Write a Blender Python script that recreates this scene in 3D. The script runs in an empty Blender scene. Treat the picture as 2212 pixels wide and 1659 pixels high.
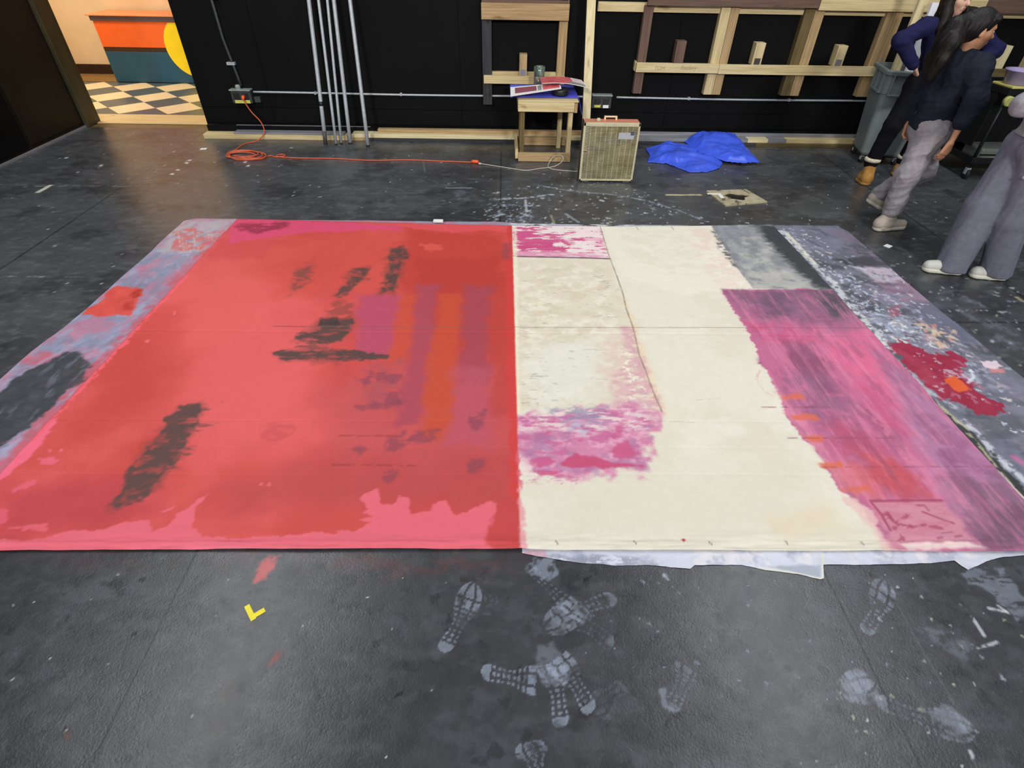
import bpy, math, random
import numpy as np
from mathutils import Vector, Matrix, Euler

# ------------------------------------------------------------------ camera, world, lights, exposure
SC = bpy.context.scene
COL = SC.collection
F_PX, PITCH, ROLL, YAW = 1169.5, 0.69587, 0.02025, -0.02419
CX, CY, HCAM = 1106.0, 829.5, 1.95

def _cam_rows():
    c, s = math.cos, math.sin
    y, p, r = YAW, PITCH, ROLL
    Y = np.array([[c(y), s(y), 0], [-s(y), c(y), 0], [0, 0, 1]])
    X0 = np.array([[1, 0, 0], [0, 0, -1], [0, 1, 0.]])
    P = np.array([[1, 0, 0], [0, c(p), -s(p)], [0, s(p), c(p)]])
    R = np.array([[c(r), -s(r), 0], [s(r), c(r), 0], [0, 0, 1]])
    return R @ P @ X0 @ Y
RC = _cam_rows()
cam_d = bpy.data.cameras.new('camera')
cam_d.sensor_width = 36.0
cam_d.sensor_fit = 'HORIZONTAL'
cam_d.lens = F_PX / 2212.0 * 36.0
cam_d.clip_end = 100
cam = bpy.data.objects.new('camera', cam_d)
COL.objects.link(cam)
rt, dn, fw = RC[0], RC[1], RC[2]
cam.matrix_world = Matrix(((rt[0], -dn[0], -fw[0], 0), (rt[1], -dn[1], -fw[1], 0),
                           (rt[2], -dn[2], -fw[2], HCAM), (0, 0, 0, 1)))
SC.camera = cam
SC.view_settings.view_transform = 'Standard'
SC.view_settings.look = 'None'
SC.view_settings.gamma = 1.0
SC.view_settings.use_curve_mapping = False
SC.view_settings.exposure = 0.0

world = bpy.data.worlds.new('world')
SC.world = world
world.use_nodes = True
world.node_tree.nodes['Background'].inputs[0].default_value = (0.84, 0.90, 1.0, 1)
world.node_tree.nodes['Background'].inputs[1].default_value = 0.30

def area_light(name, loc, size, power, color, rot=(0, 0, 0), size_y=None):
    d = bpy.data.lights.new(name, 'AREA')
    d.energy = power
    d.color = color
    d.shape = 'RECTANGLE'
    d.size = size
    d.size_y = size_y or size
    o = bpy.data.objects.new(name, d)
    o.location = loc
    o.rotation_euler = rot
    COL.objects.link(o)
    return o
COOL = (0.95, 0.98, 1.0)
for (lx, ly, lp, ls) in ((-3.35, 3.7, 140, 5.6), (3.5, 3.7, 140, 5.6)):   # long tube rows over the stage
    area_light('overhead_lamp', (lx, ly, 5.2), 0.7, lp, COOL, size_y=ls)
for lx in (-3.2, 3.4):                                                    # added fill lamps in front of the stage, brightening upright surfaces
    tgt = Vector((lx * .45, 6.6, 0.9)); src = Vector((lx, -6.0, 5.4))
    ho = area_light('fill_lamp', src, 1.4, 105, (1.0, 0.98, 0.95), rot=(tgt - src).to_track_quat('-Z', 'Y').to_euler(), size_y=0.8)
    ho.data.spread = math.radians(75)
area_light('hall_lamp', (-6.6, 8.6, 3.1), 1.2, 100, (1.0, 0.83, 0.62), size_y=0.6)

# ------------------------------------------------------------------ photo pixel -> place in the room
def ray(px, py):
    return RC.T @ np.array([(px - CX) / F_PX, (py - CY) / F_PX, 1.0])
def G(px, py, z=0.0):
    d = ray(px, py)
    t = (z - HCAM) / d[2]
    return np.array([d[0] * t, d[1] * t, z])
def WY(px, py, Y):
    d = ray(px, py)
    t = Y / d[1]
    return np.array([d[0] * t, Y, HCAM + d[2] * t])

# ------------------------------------------------------------------ object helpers
ORG = {}
def tag(o, label=None, cat=None, group=None, kind=None):
    if label: o['label'] = label
    if cat: o['category'] = cat
    if group: o['group'] = group
    if kind: o['kind'] = kind
    return o
def thing(name, loc, label, cat, group=None, kind=None):
    o = bpy.data.objects.new(name, None)
    o.empty_display_size = 0.1
    o.location = loc
    COL.objects.link(o)
    ORG[o] = np.array(loc, float)
    return tag(o, label, cat, group, kind)

class MB:
    """collects polygons in world metres; build() links them as one mesh object"""
    def __init__(s):
        s.v = []; s.f = []
    def add(s, vs, fs):
        n = len(s.v)
        s.v.extend([tuple(map(float, q)) for q in vs])
        s.f.extend([tuple(i + n for i in q) for q in fs])
        return s
    def box(s, lo, hi, rot=None, piv=None):
        x0, y0, z0 = lo; x1, y1, z1 = hi
        vs = [(x0, y0, z0), (x1, y0, z0), (x1, y1, z0), (x0, y1, z0), (x0, y0, z1), (x1, y0, z1), (x1, y1, z1), (x0, y1, z1)]
        if rot is not None:
            M = Euler(rot).to_matrix()
            c = Vector(piv if piv is not None else [(a + b) / 2 for a, b in zip(lo, hi)])
            vs = [tuple(M @ (Vector(q) - c) + c) for q in vs]
        return s.add(vs, [(3, 2, 1, 0), (4, 5, 6, 7), (0, 1, 5, 4), (1, 2, 6, 5), (2, 3, 7, 6), (3, 0, 4, 7)])
    def beam(s, a, b, w, d, up=(0, 1, 0)):
        """bar of width w (sideways) and depth d (along up) from a to b"""
        a = Vector(a); b = Vector(b)
        t = (b - a).normalized()
        u = Vector(up); u = (u - t * u.dot(t)).normalized()
        r = t.cross(u)
        vs = []
        for c in (a, b):
            for (i, j) in ((-1, -1), (1, -1), (1, 1), (-1, 1)):
                vs.append(c + r * (i * w / 2) + u * (j * d / 2))
        return s.add(vs, [(3, 2, 1, 0), (4, 5, 6, 7), (0, 1, 5, 4), (1, 2, 6, 5), (2, 3, 7, 6), (3, 0, 4, 7)])
    def tube(s, pts, r, n=8, cap=True):
        pts = [Vector(p) for p in pts]
        rr = r if isinstance(r, (list, tuple)) else [r] * len(pts)
        prev = None; base = len(s.v); vs = []; fs = []
        for i, p in enumerate(pts):
            t = (pts[min(i + 1, len(pts) - 1)] - pts[max(i - 1, 0)])
            t = t.normalized() if t.length > 1e-9 else Vector((0, 0, 1))
            if prev is None:
                u = Vector((0, 0, 1)) if abs(t.z) < .9 else Vector((1, 0, 0))
            else:
                u = prev
            u = (u - t * u.dot(t)).normalized(); prev = u
            w = t.cross(u)
            for k in range(n):
                a = 2 * math.pi * k / n
                vs.append(p + (u * math.cos(a) + w * math.sin(a)) * rr[i])
        for i in range(len(pts) - 1):
            for k in range(n):
                k2 = (k + 1) % n
                fs.append((i * n + k, i * n + k2, (i + 1) * n + k2, (i + 1) * n + k))
        if cap:
            fs.append(tuple(range(n - 1, -1, -1)))
            fs.append(tuple((len(pts) - 1) * n + k for k in range(n)))
        return s.add(vs, fs)
    def lathe(s, prof, c, n=24, axis='z'):
        """prof: (radius, height) pairs round c"""
        vs = []; fs = []
        for (r, z) in prof:
            for k in range(n):
                a = 2 * math.pi * k / n
                q = (r * math.cos(a), r * math.sin(a), z)
                if axis == 'y': q = (q[0], q[2], q[1])
                if axis == 'x': q = (q[2], q[0], q[1])
                vs.append((c[0] + q[0], c[1] + q[1], c[2] + q[2]))
        for i in range(len(prof) - 1):
            for k in range(n):
                k2 = (k + 1) % n
                fs.append((i * n + k, i * n + k2, (i + 1) * n + k2, (i + 1) * n + k))
        fs.append(tuple(range(n - 1, -1, -1)))
        fs.append(tuple((len(prof) - 1) * n + k for k in range(n)))
        return s.add(vs, fs)
    def prism(s, pts, z0, z1):
        n = len(pts)
        vs = [(p[0], p[1], z0) for p in pts] + [(p[0], p[1], z1) for p in pts]
        fs = [tuple(range(n - 1, -1, -1)), tuple(range(n, 2 * n))]
        for k in range(n):
            fs.append((k, (k + 1) % n, n + (k + 1) % n, n + k))
        return s.add(vs, fs)
    def build(s, name, mat, parent=None, smooth=False, bevel=0.0, loc=None):
        me = bpy.data.meshes.new(name)
        if parent is not None:
            org = ORG[parent]
        else:
            org = np.array(loc if loc is not None else (0, 0, 0), float)
        me.from_pydata([(a - org[0], b - org[1], c - org[2]) for a, b, c in s.v], [], s.f)
        me.validate()
        if smooth:
            me.polygons.foreach_set('use_smooth', [True] * len(me.polygons))
        me.materials.append(mat)
        o = bpy.data.objects.new(name, me)
        COL.objects.link(o)
        ORG[o] = org
        if parent is not None:
            o.parent = parent
        else:
            o.location = org
        if bevel:
            m = o.modifiers.new('bevel', 'BEVEL')
            m.width = bevel; m.segments = 2; m.limit_method = 'ANGLE'
        return o

# ------------------------------------------------------------------ materials
def s2l(c):
    c = np.asarray(c, float)
    return np.where(c <= .04045, c / 12.92, ((c + .055) / 1.055) ** 2.4)
def rgb(r, g, b):
    return tuple(s2l(np.array([r, g, b]) / 255.0)) + (1.0,)
def _nt(name):
    m = bpy.data.materials.new(name)
    m.use_nodes = True
    nt = m.node_tree
    return m, nt, nt.nodes['Principled BSDF']
def _link_bump(nt, bs, height, strength, dist):
    b = nt.nodes.new('ShaderNodeBump')
    b.inputs['Strength'].default_value = strength
    b.inputs['Distance'].default_value = dist
    nt.links.new(height, b.inputs['Height'])
    nt.links.new(b.outputs['Normal'], bs.inputs['Normal'])
def _noise(nt, scale, detail=5, rough=.6, stretch=(1, 1, 1), coord='Object'):
    tc = nt.nodes.new('ShaderNodeTexCoord')
    mp = nt.nodes.new('ShaderNodeMapping')
    mp.inputs['Scale'].default_value = stretch
    nt.links.new(tc.outputs[coord], mp.inputs['Vector'])
    n = nt.nodes.new('ShaderNodeTexNoise')
    n.inputs['Scale'].default_value = scale
    n.inputs['Detail'].default_value = detail
    n.inputs['Roughness'].default_value = rough
    nt.links.new(mp.outputs['Vector'], n.inputs['Vector'])
    return n
def _ramp(nt, fac, stops):
    r = nt.nodes.new('ShaderNodeValToRGB')
    e = r.color_ramp.elements
    while len(e) < len(stops): e.new(.5)
    for k, (p, c) in enumerate(stops):
        e[k].position = p; e[k].color = c
    nt.links.new(fac, r.inputs['Fac'])
    return r
def plain(name, c, rough=.5, var=.12, scale=18, bump=0.0, metal=0.0, spec=.5, stretch=(1, 1, 1), c2=None, coat=0):
    """one colour with soft procedural variation"""
    m, nt, bs = _nt(name)
    base = np.array(rgb(*c)[:3])
    lo = tuple(base * (1 - var)) + (1,)
    hi = tuple(np.minimum(base * (1 + var), 1)) + (1,)
    if c2: lo = rgb(*c2)
    n = _noise(nt, scale, stretch=stretch)
    r = _ramp(nt, n.outputs['Fac'], [(.32, lo), (.68, hi)])
    nt.links.new(r.outputs['Color'], bs.inputs['Base Color'])
    bs.inputs['Roughness'].default_value = rough
    bs.inputs['Metallic'].default_value = metal
    bs.inputs['Specular IOR Level'].default_value = spec
    if coat: bs.inputs['Coat Weight'].default_value = coat
    if bump: _link_bump(nt, bs, n.outputs['Fac'], bump, .01)
    return m
def wood(name, c1, c2, axis='x', rough=.75):
    """sawn softwood with grain along one axis and a few knots"""
    m, nt, bs = _nt(name)
    st = {'x': (.6, 14, 14), 'y': (14, .6, 14), 'z': (14, 14, .6)}[axis]
    n = _noise(nt, 3.0, 6, .65, st)
    r = _ramp(nt, n.outputs['Fac'], [(.30, rgb(*c2)), (.62, rgb(*c1))])
    k = _noise(nt, 7.0, 2, .4, tuple(min(q, 1.6) if q > 1 else .55 for q in st))
    kr = _ramp(nt, k.outputs['Fac'], [(.68, (0, 0, 0, 1)), (.76, (1, 1, 1, 1))])
    mx = nt.nodes.new('ShaderNodeMix'); mx.data_type = 'RGBA'
    nt.links.new(kr.outputs['Color'], mx.inputs[0])
    nt.links.new(r.outputs['Color'], mx.inputs[6])
    mx.inputs[7].default_value = tuple(np.array(rgb(*c2)[:3]) * .62) + (1,)
    nt.links.new(mx.outputs[2], bs.inputs['Base Color'])
    bs.inputs['Roughness'].default_value = rough
    bs.inputs['Specular IOR Level'].default_value = .3
    _link_bump(nt, bs, n.outputs['Fac'], .15, .004)
    return m
M = {}
PINE = ((214, 196, 150), (180, 156, 108))
for ax in 'xyz':
    M['pine_' + ax] = wood('pine_' + ax, *PINE, ax)
    M['tan_' + ax] = wood('tan_' + ax, (184, 156, 114), (146, 118, 80), ax)
    M['pale_' + ax] = wood('pale_' + ax, (228, 214, 172), (200, 182, 134), ax)
    M['brownpaint_' + ax] = wood('brownpaint_' + ax, (112, 88, 76), (88, 66, 56), ax)
    M['olive_' + ax] = wood('olive_' + ax, (112, 96, 60), (84, 70, 42), ax)
    M['blackwood_' + ax] = wood('blackwood_' + ax, (60, 60, 62), (38, 38, 40), ax)
    M['greywood_' + ax] = wood('greywood_' + ax, (142, 142, 146), (104, 104, 108), ax)
M['galv'] = plain('galvanised_steel', (172, 176, 180), .40, .12, 30, metal=.15)
M['darksteel'] = plain('dark_painted_box', (52, 54, 54), .55, .3, 40)
M['palesteel'] = plain('pale_box_lid', (150, 158, 152), .5, .15, 30, metal=.2)
M['white'] = plain('white_paper', (232, 232, 228), .8, .04)
M['black'] = plain('black_plastic', (24, 24, 26), .45, .3, 30)
M['rubber'] = plain('black_rubber', (30, 30, 31), .7, .3, 30)
M['orangecord'] = plain('orange_cord', (206, 92, 58), .5, .1)
M['cordend'] = plain('orange_plug', (238, 92, 40), .45, .06)
M['whitecord'] = plain('ivory_cord', (190, 184, 168), .5, .08)
M['yellowtape'] = plain('yellow_tape', (244, 226, 40), .5, .06, 60)
M['yellowsticker'] = plain('yellow_sticker', (206, 200, 84), .6, .1, 60)

# ------------------------------------------------------------------ paint layers kept on dense surfaces
RNG = np.random.RandomState(7)
_TAB = RNG.rand(64, 512)
def vnoise(x, y, seed=0):
    xi = np.floor(x).astype(np.int64); yi = np.floor(y).astype(np.int64)
    fx = x - xi; fy = y - yi
    fx = fx * fx * (3 - 2 * fx); fy = fy * fy * (3 - 2 * fy)
    def h(a, b):
        q = (a * 73856093) ^ (b * 19349663) ^ (seed * 83492791 + 12345)
        q = (q ^ (q >> 13)) * 1274126177
        q = q ^ (q >> 16)
        return (q & 0xFFFF) / 65535.0
    a = h(xi, yi); b = h(xi + 1, yi); c = h(xi, yi + 1); d = h(xi + 1, yi + 1)
    return (a * (1 - fx) + b * fx) * (1 - fy) + (c * (1 - fx) + d * fx) * fy
def fbm(x, y, octv=4, seed=0, gain=.55):
    t = 0; amp = 1; tot = 0
    for k in range(octv):
        ca, sa = math.cos(.55 + 1.1 * k), math.sin(.55 + 1.1 * k)
        t = t + amp * vnoise((x * ca - y * sa) * 2 ** k + 17.3 * k, (x * sa + y * ca) * 2 ** k - 9.1 * k, seed + k * 31)
        tot += amp; amp *= gain
    return t / tot
def sstep(a, b, x):
    t = np.clip((x - a) / (b - a + 1e-12), 0, 1)
    return t * t * (3 - 2 * t)
def poly_sd(x, y, P):
    """signed distance to polygon P, positive inside"""
    n = len(P); d2 = np.full(x.shape, 1e9); ins = np.zeros(x.shape, bool)
    for i in range(n):
        ax, ay = P[i]; bx, by = P[(i + 1) % n]
        ex, ey = bx - ax, by - ay
        t = np.clip(((x - ax) * ex + (y - ay) * ey) / (ex * ex + ey * ey + 1e-12), 0, 1)
        d2 = np.minimum(d2, (x - ax - t * ex) ** 2 + (y - ay - t * ey) ** 2)
        if abs(ey) > 1e-12:
            ins ^= ((ay > y) != (by > y)) & (x < (bx - ax) * (y - ay) / (by - ay) + ax)
    d = np.sqrt(d2)
    return np.where(ins, d, -d)
def line_d(x, y, P):
    d2 = np.full(x.shape, 1e9)
    for i in range(len(P) - 1):
        ax, ay = P[i]; bx, by = P[i + 1]
        ex, ey = bx - ax, by - ay
        t = np.clip(((x - ax) * ex + (y - ay) * ey) / (ex * ex + ey * ey + 1e-12), 0, 1)
        d2 = np.minimum(d2, (x - ax - t * ex) ** 2 + (y - ay - t * ey) ** 2)
    return np.sqrt(d2)
def gp(pts):
    return [tuple(G(a, b)[:2]) for a, b in pts]

class Paint:
    """colours (sRGB 0-255) on points x, y of a floor-level surface"""
    def __init__(s, x, y, base):
        s.x = x; s.y = y
        s.c = np.empty(x.shape + (3,)); s.c[:] = base
        s.k = 0
    def _sub(s, P, m):
        P = np.asarray(P)
        i = (s.x > P[:, 0].min() - m) & (s.x < P[:, 0].max() + m) & (s.y > P[:, 1].min() - m) & (s.y < P[:, 1].max() + m)
        return np.nonzero(i)[0]
    def mix(s, i, col, a):
        a = np.clip(a, 0, 1)[:, None]
        s.c[i] = s.c[i] * (1 - a) + np.asarray(col, float) * a
    def poly(s, px, col, a=1.0, soft=.012, rough=.02, rs=.05, streak=None, world=False, st=(1, 1), within=None):
        """streak = (size along x, size along y, threshold, softness) breaks the paint into brush marks"""
        s.k += 1
        P = px if world else gp(px)
        i = s._sub(P, soft + rough + .02)
        if not len(i): return
        x, y = s.x[i], s.y[i]
        d = poly_sd(x, y, P)
        if rough:
            d = d + rough * 2 * (fbm(x / (rs * st[0]), y / (rs * st[1]), 4, s.k * 7) - .5) * 1.6
        al = sstep(-soft, soft, d) * a
        if streak:
            n = fbm(x / streak[0], y / streak[1], 5, s.k * 13 + 5, .62)
            al = al * sstep(streak[2] - streak[3], streak[2] + streak[3], n)
        if within is not None:
            al = al * sstep(-.004, .008, poly_sd(x, y, gp(within)))
        s.mix(i, col, al)
    def line(s, px, col, w, a=1.0, soft=.004, rough=.0, broken=None, world=False):
        s.k += 1
        P = px if world else gp(px)
        i = s._sub(P, w + soft + rough + .02)
        if not len(i): return
        x, y = s.x[i], s.y[i]
        d = line_d(x, y, P)
        if rough: d = d + rough * 2 * (fbm(x / .04, y / .04, 4, s.k * 7) - .5)
        al = sstep(w + soft, w - soft, d) if False else 1 - sstep(w - soft, w + soft, d)
        al = al * a
        if broken:
            al = al * sstep(broken - .1, broken + .1, fbm(x / .03, y / .03, 4, s.k * 3))
        s.mix(i, col, al)
    def field(s, col, size, thr, soft, a=1.0, st=(1, 1), where=None):
        s.k += 1
        n = fbm(s.x / (size * st[0]), s.y / (size * st[1]), 5, s.k * 11, .6)
        al = sstep(thr - soft, thr + soft, n) * a
        if where is not None: al = al * where
        s.mix(np.arange(len(s.x)), col, al)
    def specks(s, px, n, r0, r1, cols, seed, world=False, asp=2.2, a=.9):
        """scattered flecks of dried paint inside a polygon"""
        P = px if world else gp(px)
        A = np.asarray(P); rs = np.random.RandomState(seed)
        done = 0; tries = 0
        while done < n and tries < n * 8:
            tries += 1
            qx = rs.uniform(A[:, 0].min(), A[:, 0].max()); qy = rs.uniform(A[:, 1].min(), A[:, 1].max())
            if poly_sd(np.array([qx]), np.array([qy]), P)[0] < 0: continue
            done += 1
            r = r0 + (r1 - r0) * rs.rand() ** 3
            an = rs.rand() * math.pi; e = 1 + (asp - 1) * rs.rand()
            i = np.nonzero((np.abs(s.x - qx) < r * e * 1.5) & (np.abs(s.y - qy) < r * e * 1.5))[0] if len(s.x) < 60000 else s._near(qx, qy, r * e * 1.5)
            if not len(i): continue
            dx = s.x[i] - qx; dy = s.y[i] - qy
            u = dx * math.cos(an) + dy * math.sin(an); v = -dx * math.sin(an) + dy * math.cos(an)
            d = np.sqrt((u / (r * e)) ** 2 + (v / r) ** 2)
            th = np.arctan2(v, u)
            d = d * (1 + .25 * np.sin(3 * th + qx * 40) + .15 * np.sin(5 * th + qy * 70))
            s.mix(i, cols[rs.randint(len(cols))], (1 - sstep(.6, 1.15, d)) * a * rs.uniform(.55, 1))
    def _near(s, qx, qy, r):
        if not hasattr(s, '_bin'):
            s.bs = .06
            bx = np.floor(s.x / s.bs).astype(np.int64); by = np.floor(s.y / s.bs).astype(np.int64)
            key = (bx + 4096) * 8192 + (by + 4096)
            o = np.argsort(key, kind='stable')
            s._bin = o; s._key = key[o]
        out = []
        for a in range(int(math.floor((qx - r) / s.bs)), int(math.floor((qx + r) / s.bs)) + 1):
            b0 = int(math.floor((qy - r) / s.bs)); b1 = int(math.floor((qy + r) / s.bs))
            lo = np.searchsorted(s._key, (a + 4096) * 8192 + b0 + 4096, 'left')
            hi = np.searchsorted(s._key, (a + 4096) * 8192 + b1 + 4096, 'right')
            out.append(s._bin[lo:hi])
        return np.concatenate(out) if out else np.zeros(0, int)
    def footprint(s, heel, toe, wid=.052, a=.6, col=(150, 160, 178), part=(0, 1), wear=.42, seed=1, flip=1):
        """a boot sole in blocks; heel and toe are photo pixels"""
        p = G(*heel)[:2]; q = G(*toe)[:2]
        L = np.linalg.norm(q - p); t = (q - p) / L; nrm = np.array([-t[1], t[0]]) * flip
        c = (p + q) / 2
        i = s._near(c[0], c[1], L * .75)
        if not len(i): return
        dx = s.x[i] - p[0]; dy = s.y[i] - p[1]
        u = (dx * t[0] + dy * t[1]) / L; v = (dx * nrm[0] + dy * nrm[1])
        v = v + .012 * np.sin(u * 3.1)
        wf = wid * (.80 + .22 * np.cos((u - .72) * 6.0) - .22 * np.exp(-((u - .42) / .14) ** 2))
        endr = np.where(u < .13, np.sqrt(np.clip(1 - ((.13 - u) / .13) ** 2, 0, 1)), np.where(u > .82, np.sqrt(np.clip(1 - ((u - .82) / .18) ** 2, 0, 1)), 1))
        wf = wf * endr
        ins = sstep(0, .005, wf - np.abs(v)) * (u > 0) * (u < 1) * (u >= part[0]) * (u <= part[1])
        col3 = np.where(np.abs(v) < wf * .38, 0, 1)
        gapc = np.abs(np.abs(v) - wf * .42) < .0050
        heelz = u < .12
        toez = u > .62
        rows = np.where(toez, 4.0, 15.0)
        fr = (u * rows) % 1.0
        gapr = (np.abs(fr - .5) > np.where(toez, .44, .27)) & ~heelz
        blk = np.where(gapc & ~heelz | gapr, .04, 1.0)
        waist = np.where((u > .30) & (u < .60), .75, 1.0)
        n = fbm(s.x[i] / .03, s.y[i] / .03, 4, seed * 5)
        al = ins * blk * waist * a * sstep(wear - .25, wear + .18, n)
        edge = ins * (1 - sstep(0, .010, wf - np.abs(v))) * .30 * a * np.where(gapr, .3, 1)
        s.mix(i, col, al * (0.50 + .45 * n) + edge)

def surface(name, x, y, z, quads, paint, mat, loc=(0, 0, 0), smooth=True):
    """one mesh from flat arrays with a 'paint' colour on its points"""
    me = bpy.data.meshes.new(name)
    n = len(x)
    me.vertices.add(n)
    co = np.empty((n, 3), np.float32)
    co[:, 0] = x - loc[0]; co[:, 1] = y - loc[1]; co[:, 2] = z - loc[2]
    me.vertices.foreach_set('co', co.ravel())
    m = len(quads)
    me.loops.add(m * 4); me.polygons.add(m)
    me.loops.foreach_set('vertex_index', np.asarray(quads, np.int32).ravel())
    me.polygons.foreach_set('loop_start', np.arange(m, dtype=np.int32) * 4)
    if smooth: me.polygons.foreach_set('use_smooth', np.ones(m, bool))
    me.update(calc_edges=True)
    if paint is not None:
        ca = me.attributes.new('paint', 'FLOAT_COLOR', 'POINT')
        cc = np.ones((n, 4), np.float32)
        cc[:, :3] = s2l(np.clip(paint, 0, 255) / 255.0)
        ca.data.foreach_set('color', cc.ravel())
    me.materials.append(mat)
    o = bpy.data.objects.new(name, me)
    o.location = loc
    COL.objects.link(o)
    ORG[o] = np.array(loc, float)
    return o
def grid_quads(nx, ny, off=0):
    a = np.arange(nx - 1)[None, :] + np.arange(ny - 1)[:, None] * nx + off
    a = a.ravel()
    return np.stack([a, a + 1, a + 1 + nx, a + nx], 1)
def painted(name, rough, rough2, bump, fine=220, spec=.5, var=.06, stretch=(1, 1, 1), coarse_bump=0.0):
    """material that reads the stored paint and adds fine grain"""
    m, nt, bs = _nt(name)
    at = nt.nodes.new('ShaderNodeAttribute'); at.attribute_name = 'paint'
    n = _noise(nt, fine, 4, .6, stretch)
    n2 = _noise(nt, fine * .11, 6, .65, stretch)
    r = _ramp(nt, n2.outputs['Fac'], [(.3, (1 - var,) * 3 + (1,)), (.7, (1 + var,) * 3 + (1,))])
    mx = nt.nodes.new('ShaderNodeMix'); mx.data_type = 'RGBA'; mx.blend_type = 'MULTIPLY'
    mx.inputs[0].default_value = 1.0
    nt.links.new(at.outputs['Color'], mx.inputs[6]); nt.links.new(r.outputs['Color'], mx.inputs[7])
    nt.links.new(mx.outputs[2], bs.inputs['Base Color'])
    rr = nt.nodes.new('ShaderNodeMapRange')
    rr.inputs['From Min'].default_value = .3; rr.inputs['From Max'].default_value = .7
    rr.inputs['To Min'].default_value = rough; rr.inputs['To Max'].default_value = rough2
    nt.links.new(n2.outputs['Fac'], rr.inputs['Value'])
    nt.links.new(rr.outputs['Result'], bs.inputs['Roughness'])
    bs.inputs['Specular IOR Level'].default_value = spec
    ad = nt.nodes.new('ShaderNodeMath'); ad.operation = 'MULTIPLY_ADD'
    nt.links.new(n2.outputs['Fac'], ad.inputs[0]); ad.inputs[1].default_value = coarse_bump
    nt.links.new(n.outputs['Fac'], ad.inputs[2])
    _link_bump(nt, bs, ad.outputs[0], bump, .004)
    return m
M['floorpaint'] = painted('black_stage_floor_paint', .24, .36, .22, 120, .6, .12, coarse_bump=2.0)
M['canvaspaint'] = painted('acrylic_on_canvas', .55, .72, .10, 300, .35, .035)
M['sheetpaint'] = painted('paint_on_plastic_sheet', .30, .55, .12, 90, .5, .07, coarse_bump=1.0)

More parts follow.
